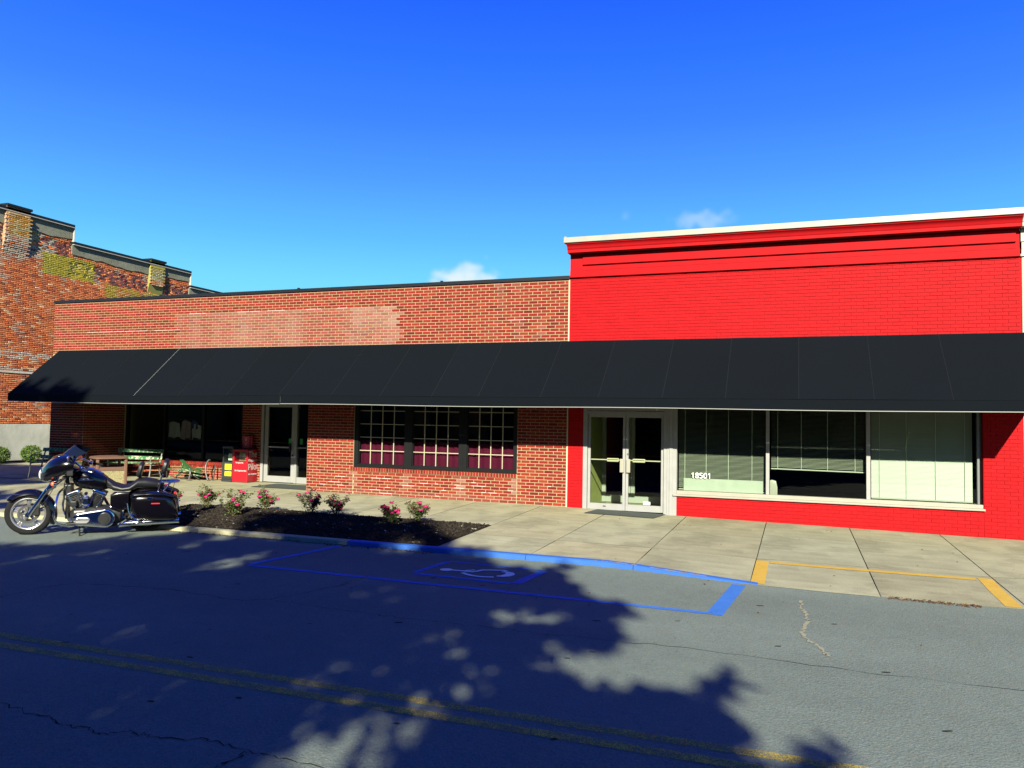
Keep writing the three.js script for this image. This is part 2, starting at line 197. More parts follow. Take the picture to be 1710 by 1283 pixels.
// pavement of cast slabs with open joints
const walk = new THREE.Group(); walk.name = 'sidewalk'; struct(walk); scene.add(walk);
{
  const r = mulberry(9), bed = { x0: -7.15, x1: -.52, z0: 3.0 }, xs = [-16.5]; for (let x = -.53 - 1.5 * 10; x < -.6; x += 1.5) xs.push(x); xs.push(-.53, .96, 2.48, 4.0, 5.47, 6.96, 8.46, 9.96, 11.46, 12.96, 14.5, 17.5, 20.5, 24);
  obj('joint_bed', quadGrid(80, 12, (u, v) => { const x = lerp(-16.6, 24, u), z = lerp(-1.6, zCurb(x) - .1, v); return [x, yWalk(x, z) - .022, z]; }), MA.concBase, walk);
  const slab = (x0, x1, za, zb) => {
    const old = x0 > 2.4 ? 1 : 0, G = .007, n = 5, tint = (.92 + .14 * r()) * (old ? .83 : .97), warm = (r() - .5) * .05 - old * .02, ox = r() * 7, oz = r() * 7, p = [];
    const z0f = (x) => (typeof za === 'function' ? za(x) : za) + G, z1f = (x) => (typeof zb === 'function' ? zb(x) : zb) - G;
    const top = quadGrid(n, n, (u, v) => { const x = lerp(x0 + G, x1 - G, u), z = lerp(z0f(x), z1f(x), v), k = tint * (.86 + .28 * fbm(x * .8 + 3, z * 1.6, 61, 4)); return [x, yWalk(x, z), z, [k * (1 + warm), k, k * (1 - warm)], (x + ox) / 2.3, (z + oz) / 2.3]; });
    const skirt = []; const C = [[x0 + G, z0f(x0)], [x1 - G, z0f(x1)], [x1 - G, z1f(x1)], [x0 + G, z1f(x0)]], pos = [], idx = [];
    C.forEach(([x, z]) => { pos.push(x, yWalk(x, z), z, x, yWalk(x, z) - .06, z); }); for (let i = 0; i < 4; i++) { const a = i * 2, b = ((i + 1) % 4) * 2; idx.push(a, b, a + 1, b, b + 1, a + 1); }
    const s = new THREE.BufferGeometry(); s.setAttribute('position', new THREE.Float32BufferAttribute(pos, 3)); s.setAttribute('uv', new THREE.Float32BufferAttribute(new Float32Array(16), 2)); s.setIndex(idx); s.computeVertexNormals(); fillc(s, [.5, .5, .5]);
    const o = shade(new THREE.Mesh(mergeGeometries([top, s]), MA.conc)); o.name = 'slab'; walk.add(o);
  };
  for (let i = 0; i + 1 < xs.length; i++) {
    const x0 = xs[i], x1 = xs[i + 1], inBed = x0 > bed.x0 - .7 && x1 < bed.x1 + .05, end = (x) => zCurb(x) - (x < 4 || x > 8.4 ? .15 : 0);
    if (x1 <= -6.4) slab(x0, x1, -1.45, 0);
    if (inBed) { slab(x0, x1, 0, 3.0); continue; }
    if (x0 < -.6) { slab(x0, x1, 0, 3.0); slab(x0, x1, 3.0, end); } else { slab(x0, x1, 0, 3.94); slab(x0, x1, 3.94, end); }
  }
  // yellow lines of the kerb ramp
  const yl = (p, w) => obj('ramp_line', ribbon(p, w, (x, z) => yWalk(x, z) + .004), MA.yellowPaint, walk);
  yl([[4.2, 4.17], [5.0, 4.19], [5.9, 4.2], [6.74, 4.2]], .16); yl([[4.09, 4.08], [4.09, 4.9], [4.09, 5.66]], .17); yl([[6.86, 4.1], [6.83, 4.9], [6.82, 5.74]], .17);
  const ap = obj('driveway', quadGrid(20, 12, (u, v) => { const x = lerp(-21.4, -16.52, u), z = lerp(.9, 5.2, v), k = .9 + .2 * fbm(x, z, 63, 4); return [x, lerp(.05, ROAD + .01, sstep(4.2, 5.2, z)), z, [k, k, k], x / 2.7, z / 2.7]; }), MA.asphalt, walk);
  obj('alley_slab', quadGrid(12, 20, (u, v) => { const x = lerp(-20.9, -15.0, u), z = lerp(-16, .9, v), k = .95 + .2 * fbm(x, z, 65, 4); return [x, .05, z, [k, k, k], x / 2.3, z / 2.3]; }), MA.conc, walk);
}
// kerb: unpainted stones, then stones painted blue that sink into the ramp
const curb = new THREE.Group(); curb.name = 'curb'; struct(curb); scene.add(curb);
{
  const stone = (x0, x1, m) => { const S = [], n = Math.max(2, Math.round((x1 - x0) / .4)), sec1 = (x) => { const z = zCurb(x), y = yCurb(x) + .006, j = (fbm(x * 3, 1, 301, 3) - .5) * .012; return [V(x, -.4, z - .15), V(x, y, z - .15), V(x, y + .001, z - .025 + j), V(x, y - .012, z - .004 + j), V(x, ROAD - .1, z + .01 + j)]; }; for (let i = 0; i <= n; i++) S.push(sec1(lerp(x0 + .004, x1 - .004, i / n))); obj('curb_stone', toCreasedNormals(loft(S), .5), m, curb, 1.5); };
  for (let x = -16.5; x < -2; x += 2.9) stone(x, Math.min(x + 2.9, -2.0), MA.curb);
  stone(-2.0, .93, MA.blueCurb); stone(.93, 2.48, MA.blueCurb); stone(2.48, 4.1, MA.blueCurb);
  for (let x = 8.4; x < 24; x += 2.9) stone(x, x + 2.9, x < 9 ? MA.blueCurb : MA.curb);
  const r = mulberry(15), ch = []; for (let i = 0; i < 42; i++) { const x = lerp(1.9, 3.5, r()), L = .02 + .09 * r(); ch.push(ribbon([[x, zCurb(x) - .035 + (r() - .5) * .03], [x + L, zCurb(x + L) - .035 + (r() - .5) * .03]], .008 + .014 * r(), (a) => yCurb(a) + .009)); }
  obj('worn_yellow_paint', ch, MA.yellowPaint, curb);
}
// opposite side of the street
struct(obj('far_sidewalk', B(-45, -.4, 17.4, 45, -.02, 22), MA.curb, null, 2.3));

// ---------------------------------------------------------------- brickwork
// bricks = [x0, x1, y0, y1, z, tone]; the largest in view become parts of their own, the rest one joined part
function brickGeo(w, h, d, uo) { const p = [], n = [], uv = [], idx = [], x = w / 2, y = h / 2, F = [[[-x, -y, 0], [x, -y, 0], [x, y, 0], [-x, y, 0], [0, 0, 1]], [[-x, y, 0], [x, y, 0], [x, y, -d], [-x, y, -d], [0, 1, 0]], [[-x, -y, -d], [x, -y, -d], [x, -y, 0], [-x, -y, 0], [0, -1, 0]], [[x, -y, 0], [x, -y, -d], [x, y, -d], [x, y, 0], [1, 0, 0]], [[-x, -y, -d], [-x, -y, 0], [-x, y, 0], [-x, y, -d], [-1, 0, 0]]]; for (const f of F) { const o = p.length / 3; for (let k = 0; k < 4; k++) { p.push(...f[k]); n.push(...f[4]); uv.push((f[k][0] + uo) / .6, (f[k][1] + f[k][2] + uo * 1.7) / .6); } idx.push(o, o + 1, o + 2, o, o + 2, o + 3); } const g = new THREE.BufferGeometry(); g.setAttribute('position', new THREE.Float32BufferAttribute(p, 3)); g.setAttribute('normal', new THREE.Float32BufferAttribute(n, 3)); g.setAttribute('uv', new THREE.Float32BufferAttribute(uv, 2)); g.setIndex(idx); return g; }
function brickwork(parent, bricks, matOf, joined, nSingle, near, jn = 'brickwork') {
  const r = mulberry(77), list = bricks.map((b) => ({ b, d: Math.hypot((b[0] + b[1]) / 2 - near[0], (b[2] + b[3]) / 2 - near[1], b[4] - near[2]) / Math.sqrt((b[1] - b[0]) * (b[3] - b[2])) })).sort((a, b) => a.d - b.d);
  const cache = new Map(), rest = [];
  list.forEach(({ b }, i) => {
    const w = b[1] - b[0], h = b[3] - b[2];
    if (i < nSingle) { const k = `${w.toFixed(3)}_${h.toFixed(3)}_${Math.floor(r() * 4)}`; if (!cache.has(k)) cache.set(k, brickGeo(w, h, .03, cache.size * .137)); const o = shade(new THREE.Mesh(cache.get(k), matOf(b[5]))); o.name = 'brick'; o.position.set((b[0] + b[1]) / 2, (b[2] + b[3]) / 2, b[4]); if (b[6]) { o.rotation.y = b[6]; o.position.set(b[7], (b[2] + b[3]) / 2, b[8]); } parent.add(o); } else { const g = brickGeo(w, h, .03, r() * 9); if (b[6]) { g.rotateY(b[6]); g.translate(b[7], (b[2] + b[3]) / 2, b[8]); } else g.translate((b[0] + b[1]) / 2, (b[2] + b[3]) / 2, b[4]); rest.push(fillc(g, b[5])); }
  });
  if (rest.length) { const o = shade(new THREE.Mesh(mergeGeometries(rest), joined)); o.name = jn; stuff(o); parent.add(o); }
}
// running bond filling a rectangle, measured from a course line yref and the right end
function bond(x0, x1, y0, y1, z, tone, { course = .0677, mod = .2032, j = .0142, yref = 1.313, xr = -.03, skip } = {}) {
  const out = [], k0 = Math.floor((y0 - yref) / course), k1 = Math.ceil((y1 - yref) / course);
  for (let k = k0; k < k1; k++) {
    const a = Math.max(y0, yref + k * course + j / 2), b = Math.min(y1, yref + (k + 1) * course - j / 2); if (b - a < .012) continue;
    const off = (k & 1) ? mod * .42 : mod; for (let i = Math.floor((xr - x1) / mod) - 1; i < (xr - x0) / mod + 1; i++) {
      let p = xr - off - i * mod + j / 2, q = xr - off - (i - 1) * mod - j / 2; p = Math.max(p, x0 + j / 2); q = Math.min(q, x1 - j / 2); if (q - p < .02) continue;
      if (skip && skip((p + q) / 2, (a + b) / 2)) continue; out.push([p, q, a, b, z, tone((p + q) / 2, (a + b) / 2)]);
    }
  }
  return out;
}
const rB = mulberry(31);
function brickTone(x, y) {
  const l = .8 + .36 * rB(), h = rB(); let c = h < .14 ? [.105, .011, .009] : h < .26 ? [.165, .022, .0105] : [.146, .0142, .0098]; c = c.map((q) => q * l);
  let w = 0;                                                       // pale haze left by an old painted sign, and lime streaks under the window
  const gx = (rB() - .5) * .22; if (x + gx > -10.6 && x + gx < -4.15 && y > 3.5 && y < 4.42) w = .09 + .36 * Math.pow(fbm(x * 2.6, y * .5, 401, 4), 1.9) + (x > -5.3 && y > 3.95 ? .12 : 0) + (y > 4.36 ? .07 : 0);
  if (x > -3 && x < -.6 && y > 3.6) w = Math.max(w, .25 * sstep(.58, .75, fbm(x * 3, y * .8, 403, 3)));
  for (const [sx, k] of [[-1.17, .5], [-2.46, .45], [-3.84, .35], [-5.2, .4]]) if (y < .6) w = Math.max(w, k * Math.exp(-Math.pow((x - sx) / .09, 2)) * sstep(.05, .3, y));
  if (y < .13) w = Math.max(w, .18 * fbm(x * 3, y * 9, 405, 2)); w *= .7 + .5 * rB();
  const t = [.26, .19, .16]; return c.map((q, i) => lerp(q, t[i], clamp(w)));
}
const brickMats = []; const brickMat = (t) => { let best = null, bd = 1e9; for (const m of brickMats) { const d = Math.abs(m.t[0] - t[0]) + Math.abs(m.t[1] - t[1]) * 2; if (d < bd) { bd = d; best = m; } } if (best && (bd < .03 || brickMats.length > 24)) return best.m; const m = M(t, .9, { map: T.grain, bumpMap: T.grainB, bumpScale: .003 }); brickMats.push({ t, m }); return m; };
const brickJoined = M([1, 1, 1], .9, { map: T.grain, bumpMap: T.grainB, bumpScale: .003, vertexColors: true });
const CAM = [4.55, 1.84, 15.9];

// ---------------------------------------------------------------- brick shop
const shop = thing('brick_shop', 'single storey red brick shop with pale mortar and recessed porch under the black awning', 'building');
{
  const zr = -1.38, xl = -14.95, xp = -13.72, top = 4.86, W = [];
  W.push(B(xl, 2.25, -.3, -.005, top, -.007), B(xl, -.2, -1.7, xp, 2.25, -.007), B(-6.5, -.2, -.3, -5.22, 2.25, -.007), B(-5.22, -.2, -.3, -1.14, .585, -.007), B(-1.14, -.2, -.3, -.005, 2.25, -.007));
  W.push(B(xp, -.2, zr - .3, -9.55, .45, zr - .007), B(-9.55, -.2, zr - .3, -8.9, 2.25, zr - .007), B(xp, 2.25, zr - .3, -6.5, 2.7, zr - .007), B(-6.5, -.2, zr - .3, -6.2, 2.7, -.3));
  obj('wall', W, MA.mortar, shop, .6);
  obj('side_wall', [B(xl, -.2, -14, xl + .3, top, -1.7), B(-.305, -.2, -14, -.005, 4.6, -.3), B(xl + .3, -.2, -14, -.305, top - .3, -13.7)], MA.mortar, shop, .6);
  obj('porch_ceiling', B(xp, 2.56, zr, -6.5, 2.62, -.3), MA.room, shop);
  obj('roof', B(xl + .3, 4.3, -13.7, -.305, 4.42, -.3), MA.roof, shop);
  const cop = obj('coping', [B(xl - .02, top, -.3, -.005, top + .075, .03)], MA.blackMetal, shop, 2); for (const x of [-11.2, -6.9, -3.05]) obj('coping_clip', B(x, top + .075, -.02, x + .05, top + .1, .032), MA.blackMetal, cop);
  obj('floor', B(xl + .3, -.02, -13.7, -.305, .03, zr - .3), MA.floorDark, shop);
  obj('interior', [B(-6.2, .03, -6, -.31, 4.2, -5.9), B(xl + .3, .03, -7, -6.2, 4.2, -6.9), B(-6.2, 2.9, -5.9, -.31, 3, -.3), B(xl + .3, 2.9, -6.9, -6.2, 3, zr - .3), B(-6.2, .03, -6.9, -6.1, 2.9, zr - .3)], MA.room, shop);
  const bricks = [...bond(xl, -.03, 3.45, top, 0, brickTone), ...bond(-6.5, -5.22, -.06, 2.3, 0, brickTone), ...bond(-5.22, -1.14, -.06, .572, 0, brickTone), ...bond(-1.14, -.03, -.06, 2.3, 0, brickTone), ...bond(xl, xp, 0, 2.3, 0, brickTone), ...bond(xp, -9.55, 0, .43, zr, brickTone), ...bond(-9.55, -8.9, 0, 2.3, zr, brickTone)];
  for (const b of bond(zr, 0, 0, 2.3, 0, brickTone, { xr: 0 })) { const zc = (b[0] + b[1]) / 2; b[4] = zc; b[6] = Math.PI / 2; b[7] = xp + .007; b[8] = zc; bricks.push(b); }
  for (let i = 0; i < 61; i++) bricks.push([-5.285 + i * .0679 + .005, -5.285 + (i + 1) * .0679 - .005, .582, .668, .022, brickTone(-9, 2)]);
  for (let i = 0; i < 61; i++) bricks.push([xp + i * .0684 + .005, xp + (i + 1) * .0684 - .005, .44, .54, zr + .03, brickTone(-9, 2)]);
  brickwork(shop, bricks, brickMat, brickJoined, 300, [CAM[0], 1.8, CAM[2]]);
  obj('sill_bed', [B(-5.29, .575, -.2, -1.14, .66, .014), B(xp, .435, zr - .2, -9.55, .53, zr + .02)], MA.mortar, shop, .6);
  { // whitened joints
    const r = mulberry(8), q = [], pale = M([.4, .37, .32], .95); for (const [a, b, y] of [[-14.2, -10.5, 4.02], [-4.2, -.9, 4.02], [-10.5, -4.2, 4.427]]) for (let x = a; x < b;) { const L = .1 + .5 * r(); if (r() < .45) q.push(B(x, y - .005, -.005, Math.min(b, x + L), y + .005, -.001)); x += L + .03; }
    for (let i = 0; i < 22; i++) { const x = lerp(-6.3, -.3, r()), y = 1.313 - .0677 * (13 + Math.floor(r() * 6)); q.push(B(x, y - .006, -.005, x + .05 + .3 * r(), y + .006, .0015)); } obj('lime_streak', q, pale, shop); }
  obj('caulk_joint', B(-.03, -.06, -.02, -.006, 4.86, -.002), M([.34, .31, .23], .8), shop);
  // three black framed windows with cream glazing bars
  for (const [a, b] of [[-5.22, -3.81], [-3.81, -2.445], [-2.445, -1.14]]) {
    const w = grp('window', shop), x0 = a + .1, x1 = b - .095, y0 = .735, y1 = 2.25, z = -.10, cw = (x1 - x0) / 4, ys = [y0, 1.059, 1.369, 1.679, 1.989, y1];
    obj('frame', [RB(a, .668, -.16, x0, y1, -.03, .008), RB(x1, .668, -.16, b, y1, -.03, .008), RB(x0, .668, -.16, x1, y0, -.02, .008), B(x0, y1 - .01, -.16, x1, y1 + .1, -.03)], MA.blackFrame, w, 1);
    obj('sash', [B(x0, y0, z - .02, x0 + .018, y1, z + .03), B(x1 - .018, y0, z - .02, x1, y1, z + .03), B(x0, y0, z - .02, x1, y0 + .02, z + .03)], MA.blackFrame, w);
    for (let i = 1; i < 4; i++) obj('muntin', B(x0 + i * cw - .0085, y0 + .02, z - .006, x0 + i * cw + .0085, y1, z + .014), MA.muntin, w);
    for (let i = 1; i < 5; i++) obj('muntin', B(x0 + .018, ys[i] - .0085, z - .004, x1 - .018, ys[i] + .0085, z + .012), MA.muntin, w);
    for (let i = 0; i < 4; i++) for (let k = 0; k < 5; k++) { const g = new THREE.PlaneGeometry(cw, ys[k + 1] - ys[k]); g.translate(x0 + (i + .5) * cw, (ys[k] + ys[k + 1]) / 2, z - .004); obj('pane', g, MA.glass, w); }
  }
  const rr = mulberry(3), fold = []; for (let i = 0; i <= 160; i++) fold.push([lerp(-5.25, -1.12, i / 160), -.19 + .012 * Math.sin(i * .9) + .006 * rr()]);
  const cg = quadGrid(160, 1, (u, v) => { const f = fold[Math.round(u * 160)]; return [f[0], lerp(.62, 1.29, v), f[1], undefined, f[0], lerp(.62, 1.29, v)]; });
  const cu = obj('curtain', cg, M([.05, .002, .013], .85, { map: T.weave, side: THREE.DoubleSide }), null); tag(cu, 'maroon half curtain behind the lower panes of the three black framed windows', 'curtain');
  // large dark display window in the porch
  const dw = grp('display_window', shop), dz = zr - .1;
  obj('frame', [B(xp, .54, dz - .05, -9.55, .6, dz + .05), ...[-13.68, -12.3, -10.92, -9.59].map((x) => B(x - .035, .6, dz - .05, x + .035, 2.25, dz + .05))], MA.blackFrame, dw);
  for (const [a, b] of [[-13.65, -12.33], [-12.27, -10.95], [-10.89, -9.62]]) { const g = new THREE.PlaneGeometry(b - a, 1.66); g.translate((a + b) / 2, 1.42, dz); obj('pane', g, MA.glassDark, dw); }
  // porch door with sidelight
  const dr = grp('door', shop), z = zr - .02, yb = .07;
  obj('frame', [RB(-8.9, yb, z - .06, -8.82, 2.25, z + .06, .006), RB(-7.83, yb, z - .06, -7.76, 2.25, z + .06, .006), RB(-6.58, yb, z - .06, -6.5, 2.25, z + .06, .006), B(-8.82, 2.18, z - .05, -6.58, 2.25, z + .05), B(-7.76, yb, z - .04, -6.58, yb + .16, z + .03)], MA.alu, dr, 1);
  obj('leaf', [RB(-8.8, yb + .01, z - .03, -8.69, 2.17, z + .03, .005), RB(-7.95, yb + .01, z - .03, -7.84, 2.17, z + .03, .005), B(-8.69, yb + .01, z - .03, -7.95, yb + .17, z + .029), B(-8.69, 2.06, z - .03, -7.95, 2.17, z + .029)], MA.alu, dr, 1);
  for (const [a, b, y0] of [[-8.69, -7.95, yb + .17], [-7.76, -6.58, yb + .16]]) { const g = new THREE.PlaneGeometry(b - a, 2.06 - y0); g.translate((a + b) / 2, (2.06 + y0) / 2, z); obj('pane', g, MA.glassDark, dr); }
  obj('push_bar', [B(-8.69, .985, z + .03, -7.95, 1.02, z + .06), B(-7.76, .985, z + .02, -6.58, 1.015, z + .035)], MA.alu, dr); obj('handle', [RB(-7.98, .9, z + .06, -7.93, 1.12, z + .1, .012), disc([-7.9, .8, z + .035], 'z', .02, .02)], MA.blackMetal, dr);
  const st = M([.04, .22, .07], .7); obj('sticker', [B(-8.05, 1.09, z + .003, -7.965, 1.24, z + .006)], st, dr); obj('sticker', [B(-7.7, 1.09, z + .003, -7.61, 1.24, z + .006)], st, dr);
}
// ---------------------------------------------------------------- red painted shop
const redShop = thing('red_shop', 'bright red painted brick shop with white roof coping and large aluminium shop windows', 'building');
{
  const W = [], R = 8.275, y0 = -.3;
  W.push(B(0, 2.2, -.3, R, 4.9, -.009), B(0, y0, -.3, .325, 2.2, -.009), B(2.2, y0, -.3, 7.66, .37, -.009), B(7.66, y0, -.3, R, 2.2, -.009));
  obj('wall', W, MA.red, redShop, 1.1);
  obj('side_wall', [B(0, y0, -14, .3, 5.5, -.3), B(R - .3, y0, -14, R, 5.5, -.3), B(.3, y0, -14, R - .3, 5.2, -13.7), B(0, 4.9, -.3, R, 5.6, -.07)], MA.redFlat, redShop, 1.1);
  const rt = mulberry(6), tone = () => { const k = .93 + .13 * rt(); return [.26 * k, .0055 * k, .0075 * k]; }, mats = []; for (let i = 0; i < 5; i++) mats.push(M([.26 * (.94 + .03 * i), .0055, .0075], .55, { specularIntensity: .08, map: T.paint, bumpMap: T.grainB, bumpScale: .002 }));
  const br = (a, b, c, d) => bond(a, b, c, d, 0, tone, { course: .0665, j: .009, xr: R - .0, mod: .206 });
  const rj = mulberry(61); const bricks = [...br(.012, R - .02, 3.45, 4.87), ...br(.012, .32, -.1, 2.25), ...br(2.215, 7.655, -.2, .366), ...br(7.665, R - .02, -.2, 2.25)].map((b) => { b[4] = -.0018 + .0028 * rj(); return b; });
  brickwork(redShop, bricks, (t) => mats[Math.floor(rt() * 5)], M([1, 1, 1], .55, { specularIntensity: .08, map: T.paint, bumpMap: T.grainB, bumpScale: .002, vertexColors: true }), 300, CAM);
  // entablature: ledge, panelled frieze, cornice with cove, white metal coping
  const xe = R - .02;
  obj('ledge', [RB(-.0, 4.885, -.1, xe, 4.925, .055, .004), B(0, 4.925, -.1, xe, 5.03, .02)], MA.redFlat, redShop, 1.1);
  obj('frieze', [B(0, 5.03, -.1, xe, 5.41, .0), B(.28, 5.035, -.05, xe - .06, 5.05, .012), B(.28, 5.165, -.05, xe - .06, 5.36, .03), B(.28, 5.15, -.05, xe - .06, 5.165, .046)], MA.redFlat, redShop, 1.1);
  const prof = [[-.1, 5.39], [.185, 5.39], [.185, 5.45], [.2, 5.465], [.205, 5.49], [.23, 5.53], [.27, 5.555], [.275, 5.58], [-.1, 5.58]];
  const cornice = loft([0, 1].map((t) => prof.map(([z, y]) => V(lerp(-.02, xe, t), y, z)))); obj('cornice', cornice, MA.redFlat, redShop, 1.1);
  obj('roof_coping', [RB(-.07, 5.582, -.32, R + 6, 5.695, .305, .006), B(-.06, 5.695, .22, -.01, 5.712, .302)], MA.whiteMetal, redShop, 2.2);
  obj('roof', B(.3, 4.9, -13.7, R - .3, 5.0, -.3), MA.roof, redShop);
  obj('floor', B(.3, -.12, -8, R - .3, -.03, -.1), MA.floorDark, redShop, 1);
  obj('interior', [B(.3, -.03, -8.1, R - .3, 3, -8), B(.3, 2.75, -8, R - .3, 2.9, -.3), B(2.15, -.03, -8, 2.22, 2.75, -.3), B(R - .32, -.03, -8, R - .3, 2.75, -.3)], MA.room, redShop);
  // shop window frame: post, sill, mullions
  const w = grp('shop_window', redShop), zg = -.09;
  obj('post', [RB(2.085, -.1, -.12, 2.28, 2.25, .012, .006), RB(2.135, -.1, .012, 2.2, 2.25, .03, .004)], MA.alu, w, 1);
  obj('sill', [RB(2.21, .37, -.14, 7.68, .405, .05, .004), RB(2.28, .405, -.14, 7.655, .475, -.0, .006)], MA.whiteMetal, w, 2);
  obj('mullion', RB(3.985, .475, -.13, 4.05, 2.25, -.02, .005), MA.alu, w, 1); obj('mullion', RB(5.765, .475, -.13, 5.835, 2.25, -.02, .005), MA.alu, w, 1); obj('mullion', [RB(7.57, .475, -.13, 7.61, 2.25, -.03, .005), B(7.61, .475, -.2, 7.66, 2.25, -.12)], MA.aluDark, w, 1);
  for (const [a, b] of [[2.28, 3.985], [4.05, 5.765], [5.835, 7.57]]) { const g = new THREE.PlaneGeometry(b - a, 1.78); g.translate((a + b) / 2, 1.365, zg); obj('pane', g, MA.glass, w); }
  const num = text('18501', font, .105); num.translate(2.55, .735, zg + .002); obj('street_number', num, M([.8, .8, .76], .6), w);
  // double door with vestibule behind
  const d = grp('entrance_door', redShop), z = -.07, yb = .005;
  obj('frame', [RB(.33, -.06, -.13, .42, 2.22, 0, .005), RB(2.015, -.06, -.13, 2.085, 2.22, 0, .005), RB(.42, 2.06, -.13, 2.015, 2.22, 0, .005), B(.42, 1.985, -.02, 2.03, 2.05, .012)], MA.alu, d, 1);
  const leaf = (a, b) => { const l = grp('leaf', d); obj('stile', [RB(a, yb, z - .022, a + .055, 1.985, z + .022, .004), RB(b - .055, yb, z - .022, b, 1.985, z + .022, .004), B(a + .055, yb, z - .02, b - .055, yb + .13, z + .02), B(a + .055, 1.925, z - .02, b - .055, 1.985, z + .02)], MA.alu, l, 1); const g = new THREE.PlaneGeometry(b - a - .11, 1.79); g.translate((a + b) / 2, yb + .13 + .895, z); obj('pane', g, MA.glass, l); return l; };
  const l1 = leaf(.425, 1.222), l2 = leaf(1.23, 2.012), brass = M([.42, .38, .24], .4, { metalness: .4 });
  obj('push_bar', [B(.48, 1.03, z - .07, 1.17, 1.05, z - .03), RB(.82, 1.0, z - .09, 1.07, 1.075, z - .03, .01)], brass, l1); obj('push_bar', [B(1.285, 1.03, z - .07, 1.96, 1.05, z - .03), RB(1.36, 1.0, z - .09, 1.62, 1.075, z - .03, .01)], brass, l2);
  obj('handle', RB(1.115, .79, z + .022, 1.2, 1.07, z + .07, .01), MA.whiteMetal, l1); obj('handle', RB(1.25, .79, z + .022, 1.33, 1.07, z + .07, .01), MA.whiteMetal, l2); obj('lock', disc([1.275, 1.17, z + .024], 'z', .02, .012), MA.aluDark, l2); obj('mail_slot', B(.76, .07, z + .02, .82, .088, z + .026), MA.blackMetal, l1); obj('sticker', B(1.6, .15, z + .003, 1.74, .21, z + .006), M([.6, .66, .66], .6), l2);
  obj('vestibule', [B(.3, -.03, -1.75, .335, 2.7, -.13)], M([.22, .24, .075], .85, { map: T.paint }), redShop, 1);
  obj('vestibule_floor', B(.335, -.03, -1.75, 2.15, -.012, -.13), M([.9, .9, .9], .8, { map: T.conc }), redShop, 1);
  obj('inner_doors', [B(.335, 0, -1.78, .42, 2.4, -1.72), B(.42, 0, -1.78, 2.15, .16, -1.73), B(.9, .16, -1.78, .99, 2.1, -1.73), B(1.0, .16, -1.78, 1.09, 2.1, -1.73), B(.42, 2.1, -1.78, 2.15, 2.4, -1.73), B(2.06, .16, -1.78, 2.15, 2.1, -1.73)], M([.2, .21, .175], .5), redShop, 1);
}
// blinds behind the three shop windows
function blind(label, x0, x1, yTop, yBot, z, tilt, pitch, cords, skew = 0) {
  const b = thing('venetian_blind', label, 'blind', [(x0 + x1) / 2, 0, z], 0, 'blinds in the red shop window'), L = x1 - x0, n = Math.floor((yTop - yBot) / pitch), r = mulberry(Math.round(x0 * 100));
  const g = new THREE.BoxGeometry(L, .0012, .026);
  for (let i = 0; i < n; i++) { const s = shade(new THREE.Mesh(g, MA.slat)); s.name = 'slat'; s.position.set(0, yTop - i * pitch, 0); s.rotation.set(tilt + (r() - .5) * .08, 0, skew * (i / n) + (r() - .5) * .0016); b.add(s); }
  obj('bottom_rail', (() => { const q = new THREE.BoxGeometry(L, .022, .028); q.rotateZ(skew); q.translate(0, yBot, 0); return q; })(), MA.slat, b);
  for (const c of cords) obj('ladder_cord', bar(V(c - (x0 + x1) / 2, yBot, .016), V(c - (x0 + x1) / 2, yTop, .016), .005, .005, 5), MA.cream, b);
  return b;
}
blind('open venetian blind let down to the sill behind the street number', 2.30, 3.97, 2.28, .50, -.17, .3, .0235, [2.42, 2.84, 3.27, 3.72]);
blind('venetian blind hanging half way in the middle shop window', 4.08, 5.75, 2.28, .97, -.17, .3, .0235, [4.2, 4.63, 5.1, 5.58], -.008);
blind('closed pale venetian blind covering the shop window next to the red corner wall', 5.86, 7.52, 2.28, .5, -.17, 1.25, .0225, [6.0, 6.45, 6.93, 7.4]);
{ const p = thing('white_board', 'low white board leaning inside the window below the street number', 'board', [3.165, .478, -.135]); obj('panel', RB(-.765, 0, -.006, .765, .245, .006, .005, 3), M([.26, .28, .23], .8, { map: T.paint }), p, 1); for (const x of [-.6, .6]) obj('foot', B(x - .02, 0, -.02, x + .02, .02, -.006), MA.aluDark, p); }
{ const p = thing('chair_back', 'white rounded chair back at the foot of the middle shop window', 'chair', [4.12, .45, -.13]); obj('backrest', loft([sec(-.06, 0, .3, .02, 3), sec(-.02, 0, .31, .022, 3), sec(.05, 0, .29, .022, 3), sec(.075, 0, .18, .02, 3)]), MA.whiteMetal, p); obj('support', B(-.02, -.5, -.01, .02, 0, .01), MA.aluDark, p); }
// ---------------------------------------------------------------- white neighbour at the edge of the view
{
  const n = thing('white_shop', 'cream painted brick shop beside the red corner wall', 'building'), m = M([.33, .31, .255], .7, { map: T.paint, bumpMap: T.grainB, bumpScale: .002 });
  obj('wall', [B(8.285, -.3, -.3, 14.3, 5.3, -.006), B(14, -.3, -14, 14.3, 5.3, -.3), B(8.285, 5.03, -.1, 14.3, 5.41, .0)], m, n, 1.1);
  const rt = mulberry(12), br = bond(8.29, 14.3, -.2, 4.87, 0, () => { const k = .95 + .1 * rt(); return [.33 * k, .31 * k, .255 * k]; }, { course: .0665, j: .008, xr: 14.3, mod: .206 });
  brickwork(n, br, () => m, M([1, 1, 1], .7, { map: T.paint, vertexColors: true }), 0, CAM);
  const prof = [[-.1, 5.39], [.185, 5.39], [.185, 5.45], [.2, 5.465], [.205, 5.49], [.23, 5.53], [.27, 5.555], [.275, 5.58], [-.1, 5.58]];
  obj('cornice', loft([8.26, 14.3].map((x) => prof.map(([z, y]) => V(x, y, z)))), m, n, 1.1); obj('ledge', [RB(8.26, 4.885, -.1, 14.3, 4.925, .035, .004), B(8.27, 5.15, -.05, 14.3, 5.36, .022)], m, n, 1.1); obj('roof', B(8.3, 4.9, -14, 14.2, 5.0, -.3), MA.roof, n);
}
